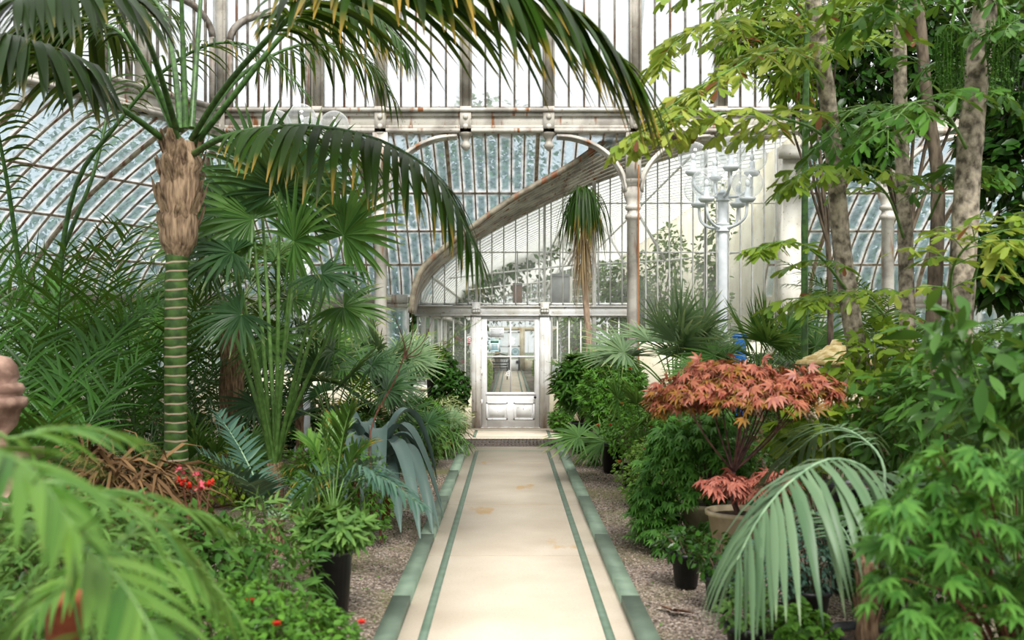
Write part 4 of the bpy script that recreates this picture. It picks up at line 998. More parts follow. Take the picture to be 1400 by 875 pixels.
B('leafy_shrub', 'round dark-leaved shrub beneath the middle fan palms', 'shrub', 500, 11.4, (.55,.5,.45), 1600, 'ovate', .07, 'shrub')
B('leafy_shrub', 'green shrub behind the pots left of the drain grate', 'shrub', 560, 12.6, (.45,.45,.42), 1500, 'fine', .08, 'sage')
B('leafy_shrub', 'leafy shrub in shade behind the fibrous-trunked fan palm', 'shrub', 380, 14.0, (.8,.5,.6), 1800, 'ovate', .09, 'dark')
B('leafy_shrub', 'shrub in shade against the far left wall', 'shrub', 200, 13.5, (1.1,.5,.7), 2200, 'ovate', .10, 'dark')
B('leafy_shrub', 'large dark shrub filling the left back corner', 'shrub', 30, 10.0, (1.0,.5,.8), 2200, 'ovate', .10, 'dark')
# tall black pot with long leaves
B('potted_shrub', 'shrub with long soft leaves in the tall black pot nearest the path on the left', 'potted plant', 452, 5.75, (.22,.2,.13), 120, 'whorl', .10, 'sage', potr=.125, poth=.42, h=.52, stems=8)
# near-door cluster
B('potted_shrub', 'glossy rosette-leaved plant high beside the partition left of the door', 'potted plant', 597, 15.9, (.30,.25,.26), 420, 'ovate', .12, 'dark', potr=.16, poth=1.0, potm='pot_black', h=1.22)
B('potted_ivy', 'dense ivy mound on the tall pot left of the door', 'potted plant', 618, 15.7, (.30,.26,.36), 800, 'lobed', .08, 'dark', potr=.15, poth=.5, h=.80)
B('potted_shrub', 'variegated bushy plant in a pot by the left end of the drain grate', 'potted plant', 612, 14.9, (.36,.32,.30), 1000, 'lance', .10, 'variegated', potr=.14, poth=.28, h=.42)
B('potted_shrub', 'fine-leaved plant in a clay pot beside the left kerb', 'potted plant', 580, 13.6, (.34,.3,.34), 1000, 'fine', .09, 'herb', potr=.13, poth=.26, potm='terracotta', h=.5)
B('spider_plant', 'low grassy plant over the kerb left of the drain grate', 'potted plant', 610, 13.7, (.26,.26,.22), 260, 'grass', .34, 'fan', potr=.1, poth=.18, potm='terracotta', h=.28, droop=.8)
B('white_flowering_shrub', 'shrub dotted with small pink flowers behind the large fan palm', 'shrub', 430, 14.2, (.6,.4,.5), 1400, 'ovate', .07, 'variegated', flowers=(M['petal_pink'], 6, .03))
# pink flowers on bare stalks
x, y = gp(262, 5.9); t = thing('pink_flower_plant', 'plant with coral pink flower heads on thin stalks below the ringed trunk', 'flower', (x, y, 0))
for i in range(7):
    e = at(262+rnd(-26,26), 645+rnd(-12,22), 5.9+rnd(-.1,.1)); b = MB(); b.tube(spline([v3(x,y,0), (v3(x,y,0)+e)/2+R.normal(0,.02,3), e], 7), np.linspace(.005,.003,7), 5); b.build('stem', M['redstem'], t, True)
    b = MB(); 
    for q in range(5): p0 = e + R.normal(0,.012,3); blades(b, np.repeat([p0],4,0), unit(R.normal(0,1,(4,3))), UP[None], .022, .018, (.4,1,.5), .1, .1)
    b.build('flower', M['petal_pink' if i % 2 else 'petal_red'], t)
# stone urn finial
x, y = gp(-2, 6.0); t = thing('stone_urn', 'weathered pinkish stone urn at the left edge of the picture', 'urn', (x, y, 0))
b = MB(); b.box((x-.16,y-.16,0),(x+.16,y+.16,.89)); b.box((x-.19,y-.19,.89),(x+.19,y+.19,.96)); b.build('pedestal', M['stone'], t)
b = MB(); b.lathe([(.001,1.02),(.07,1.02),(.05,1.06),(.045,1.1),(.10,1.16),(.13,1.26),(.155,1.275),(.165,1.30),(.16,1.33),(.125,1.345),(.14,1.36),(.145,1.39),(.13,1.415),(.10,1.425),(.115,1.46),(.105,1.52),(.07,1.57),(.001,1.59)], (x,y,-.06), 24); b.build('bowl', M['stone'], t)
# dead fronds litter behind
x, y = gp(150, 7.0); t = thing('dead_fern', 'mound of dry brown fronds at the foot of the palms on the left', 'dead plant', (x, y, 0))
bush(t, v3(x, y, .44), (.55,.35,.36), 900, 'grass', .55, leafmat('brown_frond', '5c4632', '927656', None, .9, .8, .1, green=False), M['twig'], 14, base=v3(x,y,0), droop=.8, upb=.2)
# ---- blurred foreground
def FG(name, label, cat, x, y, fr, leaf='areca_bright', stalk='rachis', **k):
    t = thing(name, label, cat, (x, y, 0))
    for pts in fr: frond(t, spline([v3(x, y, 0)] + [at(*p) for p in pts], 20), M[leaf], M[stalk], **k)
    return t
FG('bamboo_palm', 'blurred bright green feather palm in the near left corner', 'palm', -1.42, 2.35,
   [[(-60,720,2.3),(60,660,2.35),(170,690,2.4),(250,750,2.45),(300,840,2.5)], [(-70,640,2.5),(20,600,2.6),(100,585,2.7),(170,595,2.8)], [(-60,740,2.2),(40,720,2.15),(140,770,2.1),(200,850,2.05),(230,930,2.0)],
    [(-90,760,2.6),(30,690,2.9),(150,670,3.1),(240,690,3.2),(300,720,3.3)], [(-120,700,2.2),(-40,620,2.0),(40,640,1.95),(100,720,1.9)]],
   n=13, Lm=.25, W=.036, start=.40, droop=.9, ang=(60, 30), r=(.008,.003), vee=.1, prof=PINNA, jit=.05)
FG('bamboo_palm', 'blurred green feather palm low behind the near left one', 'palm', -1.15, 3.1,
   [[(120,800,3.1),(200,760,3.1),(280,790,3.1),(330,850,3.1)], [(100,820,3.0),(130,770,2.9),(90,790,2.8),(40,850,2.7)], [(150,810,3.2),(180,730,3.3),(250,700,3.4),(310,730,3.45)]],
   n=13, Lm=.2, W=.028, start=.4, droop=.8, ang=(60, 30), r=(.006,.002), vee=.1, prof=PINNA)
x, y = -1.28, 1.9; t = thing('strap_leaved_plant', 'blurred dark strap-leaved plant in the bottom left corner of the picture', 'plant', (x, y, 0)); 
for e in ((60,640,1.9),(140,700,1.9),(-20,700,1.8),(90,800,1.75),(20,780,1.7),(-40,620,2.0),(120,860,1.8)):
    p = at(*e); bs = v3(x, y, 0); d = p-bs; b = MB(); C = spline([bs, bs*.6+p*.4+v3(0,0,.22), bs*.25+p*.75+v3(0,0,.20), p], 14); T = unit(np.gradient(C, axis=0)); S = unit(np.cross(T, UP)); w_ = .04*np.interp(np.linspace(0,1,14), [0,.3,.8,1], [.5,1,.6,.03])
    V = np.stack([C-S*w_[:,None]/2, C-UP*.006, C+S*w_[:,None]/2], 1).reshape(-1,3); b.add(V, [(3*a+q, 3*a+q+1, 3*a+q+4, 3*a+q+3) for a in range(13) for q in (0,1)], 0, np.repeat(np.linspace(0,1,14), 3)); b.build('leaf', M['areca'], t, True)
x, y = gp(88, 3.1); t = thing('flower_pot', 'blurred orange clay pot half hidden in the near left foliage', 'pot', (x, y, 0)); pot(t, x, y, .055, .84, M['terracotta'], taper=.9, rim=.006)
B('leafy_shrub', 'low leafy shrub under the blurred fronds near the camera on the left', 'shrub', 60, 3.4, (.55,.45,.42), 1500, 'ovate', .07, 'shrub')
B('leafy_shrub', 'mid green shrub between the blurred fronds and the stone urn', 'shrub', 110, 4.6, (.6,.45,.50), 1600, 'lance', .11, 'sage')
# ================================================================ globe lamps
def lamp(px, Y, label, arms_lo=4, arms_hi=4, dz=0.):
    x, y = gp(px, Y); t = thing('globe_lamp', label, 'street lamp', (x, y, 0), group='white globe lamp posts')
    b = MB(); b.lathe([(.16,0),(.16,.12),(.10,.2),(.075,.3),(.062,.4),(.062,3.4+dz),(.058,3.42+dz),(.058,3.52+dz),(.02,3.56+dz)], (x,y,0), 20); b.build('pole', M['lamp_paint'], t, True)
    for z, r in ((3.06+dz,.088),(3.46+dz,.085)):
        b = MB(); b.lathe([(.06,z-.06),(r,z-.055),(r+.008,z-.045),(r-.01,z-.03),(r-.01,z+.03),(r+.008,z+.045),(r,z+.055),(.06,z+.06)], (x,y,0), 20); b.build('collar', M['lamp_paint'], t, True)
    def arm(ang, z0, zc, R_):
        u = v3(math.cos(ang), math.sin(ang), 0); o = v3(x, y, 0); g = o + u*R_ + v3(0,0,zc)
        b = MB(); q = [o + u*(.06) + v3(0,0,z0), o + u*R_*.55 + v3(0,0,z0-.0+.02), o + u*R_*.92 + v3(0,0,z0+.12), o + u*R_ + v3(0,0,zc-.22)]
        b.tube(spline(q, 12), .020, 8); b.build('arm', M['lamp_paint'], t, True)
        globe(g)
    def globe(g):
        b = MB(); b.ball(g, .197, n=26); gl = b.build('globe', M['globe'], t, True)
        b = MB(); b.lathe([(.02,-.25),(.075,-.24),(.105,-.205),(.105,-.185),(.04,-.18),(.035,-.06),(.028,-.05),(.001,-.05)], g, 18); b.build('fitting', M['lamp_paint'], gl, True)
        b = MB(); b.ball(g+v3(0,0,.0), (.032,.032,.05), n=10); b.build('bulb', M['paper'], gl, True)
    for i in range(arms_lo): arm(PI/4 + i*PI/2, 3.06+dz, 3.60+dz, .37)
    for i in range(arms_hi): arm(.06 + i*PI/2, 3.46+dz, 3.98+dz, .39)
    return t
lamp(988, 13.0, 'pale grey lamp post with a cluster of clear globes right of the door')
lamp(418, 13.6, 'globe lamp post half hidden by drooping palm fronds left of the door', 4, 4, .55)

# ================================================================ right bed
# ---- hanging grass tree
x, y = gp(801, 15.0); t = thing('ponytail_tree', 'tall thin tree with a drooping mop of grassy leaves above a dry beard', 'tree', (x, y, 0))
C = spline([v3(x,y,-.02), at(801,520,15), at(805,470,15), at(800,400,15), at(799,340,15), at(797,275,15)], 40); b = MB(); b.tube(C, np.interp(np.linspace(0,1,40),[0,.2,.6,1],[.055,.06,.045,.04])*rnd(.93,1.07,40), 10); b.build('trunk', mat('brown_stem','806a58','a8917c',9,.85,0,.6,(3,3,1),.35,.65), t, True)
top = at(797,262,15); n = 240; a = rnd(0,2*PI,n); b = MB(); D = np.stack([np.cos(a)*.7, np.sin(a)*.7, rnd(.3,1.2,n)], 1)
blades(b, top + R.normal(0,.03,(n,3)) - v3(0,0,1)*np.abs(R.normal(0,.12,(n,1))), D, np.repeat([UP],n,0), rnd(.6,1.15,n), rnd(.018,.03,n), (.6,1,1,.9,.8,.6,.35,.03), rnd(5,9,n), .2); b.build('foliage', M['kentia'], t)
n = 300; a = rnd(0,2*PI,n); b = MB(); D = np.stack([np.cos(a)*.30, np.sin(a)*.30, -rnd(.5,1,n)], 1); zz = rnd(0,1,n)[:,None]
blades(b, top - v3(0,0,.25) - v3(0,0,.9)*zz + np.stack([np.cos(a),np.sin(a),0*a],1)*.10*(1-zz*.7), D, np.repeat([UP],n,0), rnd(.35,.85,n), rnd(.008,.014,n), (.6,1,.8,.5,.03), 2.5, .2); b.build('dry_beard', leafmat('dry_grass_beard', '8a7660', 'b8a888', None, .9, .7, .2, green=False), t)
# ---- fan palms, right
fp_('large grey-green fan palm in front of the cast iron column right of the door', 922, 12.6, .95, 15, 'fan_pale', .60, .80, el=(30, 82), droop=.35)
fp_('fan palm with narrow fingers close behind the red maple', 880, 11.0, .35, 10, 'fan', .5, .7, el=(10, 70))
fp_('dark green fan palm on a short hairy trunk right of the lamp post', 1036, 11.6, 1.12, 16, 'fan', .52, .72, el=(0, 80), droop=.3)
fp_('fan palm against the white pier', 1075, 14.6, 1.0, 12, 'fan_dark', .5, .7, el=(10,80))
fp_('fan palm with pale leaves low between the potted shrubs and the red maple', 905, 12.6, .3, 8, 'fan_pale', .45, .6, el=(10,60))
x, y = gp(1215, 13.4); feather_palm('feather_palm', 'feather palm with arching pale fronds behind the fishtail palm trunks', 'palm', x, y, 12, 2.4, M['areca'], M['rachis'], h=1.1, trunk=M['fibre'], tr=.10, el=(10,75), sag=(40,80), n=36, Lm=.42, W=.026, start=.2, droop=.9, vee=.15, prof=PINNA)
x, y = gp(1260, 12.0); feather_palm('feather_palm', 'dark feather palm behind the thickest grey trunk', 'palm', x, y, 10, 2.3, M['areca'], M['rachis_dark'], h=.7, trunk=M['fibre'], tr=.10, el=(20,80), sag=(40,80), n=34, Lm=.40, W=.028, start=.2, droop=.9, vee=.15, prof=PINNA)
x, y = gp(1085, 10.6); feather_palm('grassy_palm', 'low spiky fine-leaved palm in front of the white wall right of the lamp', 'palm', x, y, 14, .95, M['kentia'], M['rachis_dark'], h=.55, trunk=M['fibre'], tr=.09, el=(10,80), sag=(10,40), n=26, Lm=.24, W=.014, start=.15, droop=.3, vee=.3, prof=PINNA)
# ---- maples
MY = 7.0; x, y = gp(1010, MY); t = thing('red_maple', 'red and orange leaved maple with flat umbrella crown in a pale glazed pot', 'tree', (x, y, 0))
pot(t, x, y, .215, .42, M['ceramic'], rim=.02, taper=.7)
b = MB(); st0 = v3(x, y, .38); fork = at(1003, 645, MY)
b.tube(spline([st0, st0*.5+fork*.5+v3(-.03,0,0), fork], 8), np.linspace(.022,.016,8), 8)
tips = []
for i in range(17):
    a = rnd(0,2*PI); rr_ = rnd(.2,1)**.6; e = at(1008, 520, MY) + v3(math.cos(a)*.58*rr_, math.sin(a)*.5*rr_, rnd(-.10,.12) - .10*rr_); mid = fork*.45+e*.55 + v3(0,0,-.04); q = spline([fork, mid, e], 9); b.tube(q, np.linspace(.009,.0025,9), 5); tips.append(e)
    for k in range(2):
        e2 = e + R.normal(0,.12,3)*v3(1,1,.3); b.tube([q[5], (q[5]+e2)/2+v3(0,0,.02), e2], [.004,.003,.0015], 4)
for e in ((985,665,6.75),(1035,665,6.8),(1010,680,6.7),(970,655,6.9)): q = spline([fork-v3(0,0,.05), (fork+at(*e))/2, at(*e)], 8); b.tube(q, np.linspace(.006,.002,8), 5)
b.build('branches', mat('maple_bark','4a3030','6a4a40',20,.7), t, True)
def layer(c, rx, ry, rz, n, size, flat=1.1, droop=.5, kind='palmate', b=None, dome=.25):
    a = rnd(0,2*PI,n); r = np.sqrt(rnd(0,1,n)); P = np.stack([c[0]+np.cos(a)*rx*r, c[1]+np.sin(a)*ry*r, c[2]+R.normal(0,rz,n)-dome*rx*r**2], 1)
    O = np.stack([np.cos(a), np.sin(a), 0*a-.05], 1); scatter_leaves(b, P, O, kind, size, 0, flat, droop)
b = MB(); b2 = MB(); c_ = at(1005, 512, MY)
for dx, dy, dz, rx in ((0,0,0,.45),(-.25,-.1,-.02,.36),(.30,.05,.0,.36),(.1,-.25,-.07,.40),(-.38,0,-.12,.24),(.48,-.05,-.05,.26),(.0,.2,.05,.40),(-.08,-.1,.05,.30)):
    layer(c_+v3(dx,dy,dz+rnd(-.02,.02)), rx, rx*.85, .035, 150, .085, .8, .7, b=b); layer(c_+v3(dx,dy,dz-.03), rx, rx*.85, .035, 110, .08, .8, .7, b=b2)
b.build('foliage', M['maple_red'], t, label='pinkish red leaves'); b2.build('foliage', M['maple_olive'], t, label='olive orange leaves')
b = MB(); 
for e in ((990,655,6.7),(1030,660,6.75),(1055,650,6.8)): layer(at(*e), .17, .16, .02, 90, .09, 1.2, .9, b=b)
b.build('lower_foliage', M['maple_pink'], t, label='pinkish lower leaves')
x, y = gp(968, 7.8); t = thing('cutleaf_maple', 'green finely cut maple mound left of the red maple, leaves falling in tiers', 'tree', (x, y, 0)); pot(t, x, y, .2, .34, M['ceramic'])
st = MB(); fb = MB()
for i in range(46):
    a = rnd(0,2*PI); h_ = rnd(.15,1.12); rr_ = .44*math.sqrt(max(.05, 1-(h_/1.2)**2)); e = v3(x-.05+math.cos(a)*rr_, y+math.sin(a)*rr_*.8, h_)
    if i % 2 == 0: st.tube(spline([v3(x,y,.3), v3(x,y,.6)*.5+e*.5+v3(0,0,.15), e], 8), np.linspace(.008,.002,8), 4)
    layer(e, .17, .16, .03, 58, .085, 1.0, 1.0, b=fb, dome=.9)
st.build('branches', M['twig'], t, True); fb.build('foliage', M['maple_green'], t)
# big green maple, near right
x, y = gp(1400, 4.3); t = thing('green_maple', 'fresh green palmate-leaved maple filling the bottom right corner', 'tree', (x, y, 0)); st = MB(); fb = MB()
for i in range(46):
    px, py = rnd(1215, 1470), rnd(610, 900); Y = rnd(3.5, 4.5); lim = 1215 + max(0, (700-py))*.9
    if px < lim: px = lim + rnd(0, 60)
    e = at(px, py, Y)
    if e[2] < .08: e[2] = .1
    q = spline([v3(x,y,0), v3(x,y,0)*.45+e*.55+v3(.02,.05,.15), e], 9); st.tube(q, np.linspace(.010,.0022,9), 5); layer(e, .13, .12, .03, 17, .098, .9, .8, b=fb, dome=.6)
st.build('branches', M['redstem'], t, True); fb.build('foliage', M['maple_green'], t)
# ---- arching grey-green palm
PY_ = 4.95; x, y = gp(1186, PY_); t = thing('pindo_palm', 'palm in a wide black pot with a great arching grey-green frond, short shaggy trunk', 'palm', (x, y, 0))
pot(t, x, y, .185, .17, M['pot_black'], rim=.014, taper=.85)
b = MB(); b.tube([v3(x,y,z) for z in np.linspace(.1,.52,9)], [.05,.06,.052,.05,.055,.05,.055,.05,.04], 12)
for i in range(34):
    a = rnd(0,2*PI); z = rnd(.14,.5); blades(b, v3(x+math.cos(a)*.045,y+math.sin(a)*.045,z), v3(math.cos(a)*.3,math.sin(a)*.3,1), v3(math.cos(a),math.sin(a),0), rnd(.08,.16), rnd(.015,.035), (1,.8,.5,.1), 0, .3)
b.build('trunk', M['fibre'], t, True)
gf = dict(leaf=M['grey_frond'], stalk=M['rachis_pale'])
cr = v3(x, y, .48)
def pf(pts, n, Lm, W, start, **q): frond(t, spline([cr]+[at(*p) for p in pts], 24), M['grey_frond'], M['rachis_grey'], n=n, Lm=Lm, W=W, start=start, r=(.010,.003), **q)
pf([(1215,715,5.0),(1195,650,4.9),(1140,627,4.7),(1085,655,4.5),(1040,705,4.4),(1008,765,4.35)], 27, .66, .042, .32, droop=2.6, ang=(75,30), vee=.05, tipshort=.55)
pf([(1210,650,5.4),(1180,600,5.8),(1135,585,6.2),(1090,615,6.4),(1050,650,6.5)], 26, .5, .03, .35, droop=1.7, ang=(65,30), vee=.3)
pf([(1225,740,4.9),(1270,700,4.7),(1320,700,4.5),(1350,740,4.4)], 20, .42, .034, .35, droop=1.8, ang=(70,30), vee=.1)
pf([(1215,720,5.3),(1240,660,5.6),(1290,640,5.8)], 18, .4, .03, .4, droop=1.2, ang=(60,30), vee=.2)
pf([(1170,760,5.2),(1150,720,5.5),(1110,700,5.7)], 14, .35, .03, .4, droop=1.4, ang=(60,30), vee=.2)
# ---- fishtail palms
def ctrunk(t, pts, r0, r1, m='bark', name='trunk', k=44):
    b = MB(); C = spline([at(*p) for p in pts], k); 
    rr = np.linspace(r0, r1, k); rr = rr*(1+.07*(np.arange(k) % 5 == 0)); b.tube(C, rr, 14); return b.build(name, M[m], t, True)
def fishfrond(t, pts, leaf, nb=7, Lb=.62, size=.16, start=.3, r=.014, per=9, hang=1.):
    C = spline([at(*p) for p in pts], 30); b = MB(); b.tube(C, np.linspace(r, .004, 30), 6, 1); T = unit(np.gradient(C, axis=0)); S = unit(np.cross(T, UP))
    us = np.linspace(start, .98, nb)
    for ui, u in enumerate(us):
        for sd in (-1, 1):
            i = int(u*29); a = math.radians(68-38*u); d = T[i]*math.cos(a) + sd*S[i]*math.sin(a) + UP*rnd(-.1,.25) + R.normal(0,.12,3); L = Lb*(1-.45*((u-start)/(1-start))**1.5)*rnd(.8,1.15); Q = [C[i]]
            for k in range(9): Q.append(Q[-1] + unit(unit(d) - UP*hang*.09*k)*L/9)
            Q = np.array(Q); b.tube(Q, np.linspace(.005,.0015,10), 4, 1); n = per; uu = np.linspace(.22,1,n)*8.99; i0 = uu.astype(int); tt = unit(np.gradient(Q,axis=0))[i0]; ss = unit(np.cross(tt, UP)); s2 = np.where(np.arange(n) % 2, 1., -1.)[:,None]
            D = unit(tt*.75 + ss*s2*.85 + R.normal(0,.22,(n,3)) - UP*.25*hang); Nn = UP + R.normal(0,.35,(n,3)); Lx = size*rnd(.75,1.25,n); P = Q[i0]
            for tw in (-.22, .2):
                S3 = unit(np.cross(D, Nn)); blades(b, P, unit(D+S3*tw), Nn, Lx*(1 if tw < 0 else .8), Lx*.30, FISH if tw < 0 else (.06,.5,.9,.25), .35, .12, 0)
    return b.build('frond', [M[leaf], M['rachis']], t)
x, y = gp(1188, 8.3); t = thing('fishtail_palm', 'slender fishtail palm, leftmost of the mottled trunks, with yellow-green leaves hanging towards the lamp', 'palm', (x, y, 0))
ctrunk(t, [(1188,728,8.3),(1184,560,8.3),(1165,440,8.2),(1150,330,8.2),(1140,210,8.1),(1128,110,8.0),(1112,0,7.9),(1100,-120,7.8)], .088, .055, 'bark')
fl = lambda pts, leaf='fish_pale', **k: fishfrond(t, pts, leaf, **k)
fl([(1130,130,8.0),(1100,80,7.8),(1050,70,7.5),(1000,95,7.2),(940,130,7.0),(890,165,6.9)], nb=8, Lb=.55, size=.15, per=12)
fl([(1128,110,8.0),(1080,60,7.9),(1010,30,7.6),(950,40,7.4),(900,80,7.3)], nb=7, Lb=.5, size=.15, per=9)
fl([(1140,200,8.1),(1110,175,7.6),(1060,160,7.2),(1000,155,6.9),(930,160,6.8),(875,185,6.7)], nb=9, Lb=.42, size=.16, per=9)
fl([(1120,60,8.0),(1080,0,7.7),(1020,-30,7.5),(960,-30,7.3)], nb=6, Lb=.6, size=.15, leaf='fish')
fl([(1130,90,8.0),(1150,30,7.4),(1150,-20,6.9),(1120,-40,6.4)], nb=6, Lb=.6, size=.15, leaf='fish')
fl([(1160,400,8.2),(1120,350,7.6),(1080,330,7.2),(1040,340,7.0)], nb=4, Lb=.3, size=.13, leaf='fish')
x, y = gp(1252, 8.8); t = thing('fishtail_palm', 'fishtail palm with two thin mottled trunks between the leftmost and the thickest', 'palm', (x, y, 0))
ctrunk(t, [(1252,715,8.8),(1245,560,8.8),(1240,420,8.8),(1237,300,8.8),(1232,180,8.8),(1230,60,8.8),(1228,-120,8.8)], .075, .052, 'bark')
ctrunk(t, [(1268,715,8.9),(1270,560,8.9),(1276,430,9),(1282,300,9.1),(1280,220,9.2),(1268,140,9.2),(1255,0,9.2),(1240,-140,9.2)], .075, .045, 'bark_dark', 'side_trunk')
for pts, lf in (([(1230,100,8.8),(1200,60,8.4),(1150,50,8),(1100,80,7.7)], 'fish'), ([(1232,140,8.8),(1270,90,8.4),(1310,90,8),(1350,120,7.7)], 'fish_dark'), ([(1235,200,8.8),(1210,150,8.3),(1170,150,7.9),(1130,190,7.6)], 'fish_dark'), ([(1237,330,8.8),(1215,270,8.3),(1180,240,7.8),(1130,225,7.4),(1090,240,7.2)], 'fish'), ([(1270,300,9),(1300,240,8.4),(1330,230,8)], 'fish_dark'), ([(1250,500,8.8),(1200,420,8.2),(1150,400,7.8),(1100,410,7.5)], 'fish'), ([(1228,40,8.8),(1200,-30,8.6),(1150,-50,8.3),(1090,-30,8)], 'fish_dark'), ([(1228,20,8.8),(1260,-40,8.3),(1300,-40,7.9),(1350,0,7.6)], 'fish_dark')):
    fl(pts, lf, nb=6, Lb=.55, size=.15, per=8)
x, y = gp(1308, 7.6); t = thing('fishtail_palm', 'thickest smooth grey fishtail palm trunk with hanging green seed strings near the right edge', 'palm', (x, y, 0))
ctrunk(t, [(1304,754,7.6),(1306,560,7.6),(1312,440,7.6),(1318,330,7.6),(1326,200,7.6),(1338,80,7.6),(1348,0,7.6),(1358,-140,7.6)], .105, .085, 'bark')
for pts, lf in (([(1340,60,7.6),(1300,0,7.2),(1250,-20,6.9),(1200,10,6.6)], 'fish_dark'), ([(1335,100,7.6),(1370,40,7.2),(1410,40,6.9)], 'fish_dark'), ([(1325,210,7.6),(1290,150,7.1),(1250,140,6.8),(1210,180,6.6)], 'fish_dark'), ([(1345,20,7.6),(1320,-40,7),(1270,-60,6.5),(1180,-30,6.2)], 'fish'), ([(1320,420,7.6),(1350,330,7.2),(1390,300,7)], 'fish'), ([(1310,480,7.6),(1300,380,7.0),(1330,330,6.6),(1370,330,6.4)], 'fish_pale')):
    fl(pts, lf, nb=6, Lb=.55, size=.15, per=8)
for cx_, cy_, n in ((1300, 40, 34), (1372, 25, 40)):
    b = MB(); c_ = at(cx_, cy_, 7.3)
    for i in range(n):
        p = c_ + v3(rnd(-.10,.10), rnd(-.08,.08), 0); Lq = rnd(.35,.62); q = np.array([p, p+v3(rnd(-.02,.02),0,-Lq*.5), p+v3(rnd(-.03,.03),0,-Lq)]); b.tube(q, [.004,.004,.002], 4)
        for s in np.linspace(.1,.98,13): b.ball(p*(1-s)+q[2]*s + R.normal(0,.006,3), .008, n=5)
    b.tube(spline([at(1338, cy_-40, 7.6), at((1338+cx_)/2, cy_-70, 7.5), c_], 8), .014, 6); b.build('seed_strings', M['herb'], t)
x, y = gp(1100, 9.6); t = thing('green_cane', 'smooth vertical green cane stem left of the leftmost mottled trunk', 'palm', (x, y, 0)); ctrunk(t, [(1100,693,9.6),(1100,400,9.6),(1101,200,9.6),(1103,60,9.5),(1108,-60,9.4)], .035, .028, 'rachis_dark', 'stem')
# broadleaf tree behind, upper right
def canopy_tree(name, label, px, Y, tr_pts, blobs, leaf, kind='ovate', size=.13, n=900, r0=.07, bark='bark_dark'):
    x, y = gp(px, Y); t = thing(name, label, 'tree', (x, y, 0)); st = MB(); C = spline([v3(x,y,-.02)]+[at(*p) for p in tr_pts], 24); st.tube(C, np.linspace(r0, r0*.5, 24), 10); fb = MB()
    for (bx_, by_, bY, rx) in blobs:
        c = at(bx_, by_, bY); q = spline([C[15], (C[-1]+c)/2, c], 8); st.tube(q, np.linspace(r0*.4, .006, 8), 6); d = unit(R.normal(0,1,(n,3))); rr_ = R.rand(n,1)**.45; scatter_leaves(fb, c + d*rr_*rx*v3(1,.8,.8), d, kind, size, 0, .5, .4)
        for j in range(8): e = c + unit(R.normal(0,1,3))*rx*.8; st.tube([c, (c+e)/2, e], [.008,.006,.003], 4)
    st.build('trunk', M[bark], t, True); fb.build('foliage', M[leaf], t); return t
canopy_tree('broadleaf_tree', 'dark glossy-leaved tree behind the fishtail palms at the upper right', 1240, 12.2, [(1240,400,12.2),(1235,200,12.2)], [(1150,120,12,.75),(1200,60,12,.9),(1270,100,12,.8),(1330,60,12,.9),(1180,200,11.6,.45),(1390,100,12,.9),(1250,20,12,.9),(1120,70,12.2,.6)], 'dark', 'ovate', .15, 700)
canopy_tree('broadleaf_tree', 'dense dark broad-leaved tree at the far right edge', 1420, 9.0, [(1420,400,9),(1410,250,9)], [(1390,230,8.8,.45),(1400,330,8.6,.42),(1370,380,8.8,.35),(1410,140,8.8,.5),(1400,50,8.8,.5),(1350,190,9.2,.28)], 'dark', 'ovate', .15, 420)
canopy_tree('light_leaved_tree', 'airy bright green leaved tree above the yellow fishtail leaves', 1130, 10.4, [(1135,400,10.4),(1120,200,10.4)], [(1100,30,10,.5),(1040,20,10,.4),(1160,20,10,.5),(1010,60,9.8,.3),(1080,100,9.9,.35)], 'fish', 'lance', .17, 330, .04)
# broad glossy shrub close on the right
x, y = gp(1400, 5.0); t = thing('broad_leaved_shrub', 'broad oval-leaved green shrub at the right edge above the green maple', 'shrub', (x, y, 0)); st = MB(); fb = MB()
for i in range(34):
    e = at(rnd(1270,1450), rnd(425,640), rnd(4.5,5.6)); q = spline([v3(x,y,0), v3(x,y,0)*.4+e*.6+v3(.05,0,.15), e], 9); st.tube(q, np.linspace(.011,.003,9), 5); scatter_leaves(fb, e + R.normal(0,.06,(15,3)), unit(R.normal(0,1,(15,3))+v3(-.5,-.5,.2)), 'elliptic', .17, 0, .8, .4)
st.build('stems', M['rachis'], t, True); fb.build('foliage', M['shrub'], t)
x, y = gp(1130, 7.6); t = thing('hydrangea', 'lime green lobed-leaved shrub between the red maple and the arching frond, with dry flower heads', 'shrub', (x, y, 0)); bush(t, at(1120, 590, 7.6), (.38,.3,.24), 170, 'lobed', .15, M['lime'], M['twig'], 12, base=v3(x,y,0), upb=.6)
for e in ((1098,556),(1118,552),(1140,545),(1170,545),(1165,565),(1108,568)):
    b = MB(); p = at(e[0], e[1], 7.35)
    for q in range(26): b.ball(p + R.normal(0,.022,3), .012, n=6)
    b.tube([p, p*.5+at(1120,620,7.5)*.5, at(1120,640,7.6)], .003, 4); b.build('dry_flower_head', M['pebble'], t)
def BR(*a, **k): return B(*a, **k)
BR('leafy_shrub', 'tall light green shrub tangled around the mottled trunks', 'shrub', 1200, 7.9, (.45,.35,.40), 500, 'ovate', .12, 'lime', h=1.35)
BR('leafy_shrub', 'mid green shrub below the mottled trunks, left of the thickest', 'shrub', 1230, 7.0, (.45,.35,.40), 650, 'ovate', .11, 'shrub', h=1.0)
BR('leafy_shrub', 'shrub with pointed leaves in front of the thickest trunk', 'shrub', 1290, 6.4, (.38,.3,.5), 700, 'lance', .16, 'shrub', h=1.1)
BR('leafy_shrub', 'dark shrub low behind the arching frond', 'shrub', 1250, 5.9, (.5,.35,.40), 900, 'ovate', .08, 'dark')
BR('leafy_shrub', 'shrub in shade at the right edge behind the broad oval-leaved one', 'shrub', 1390, 7.4, (.6,.5,.8), 1500, 'ovate', .12, 'dark')
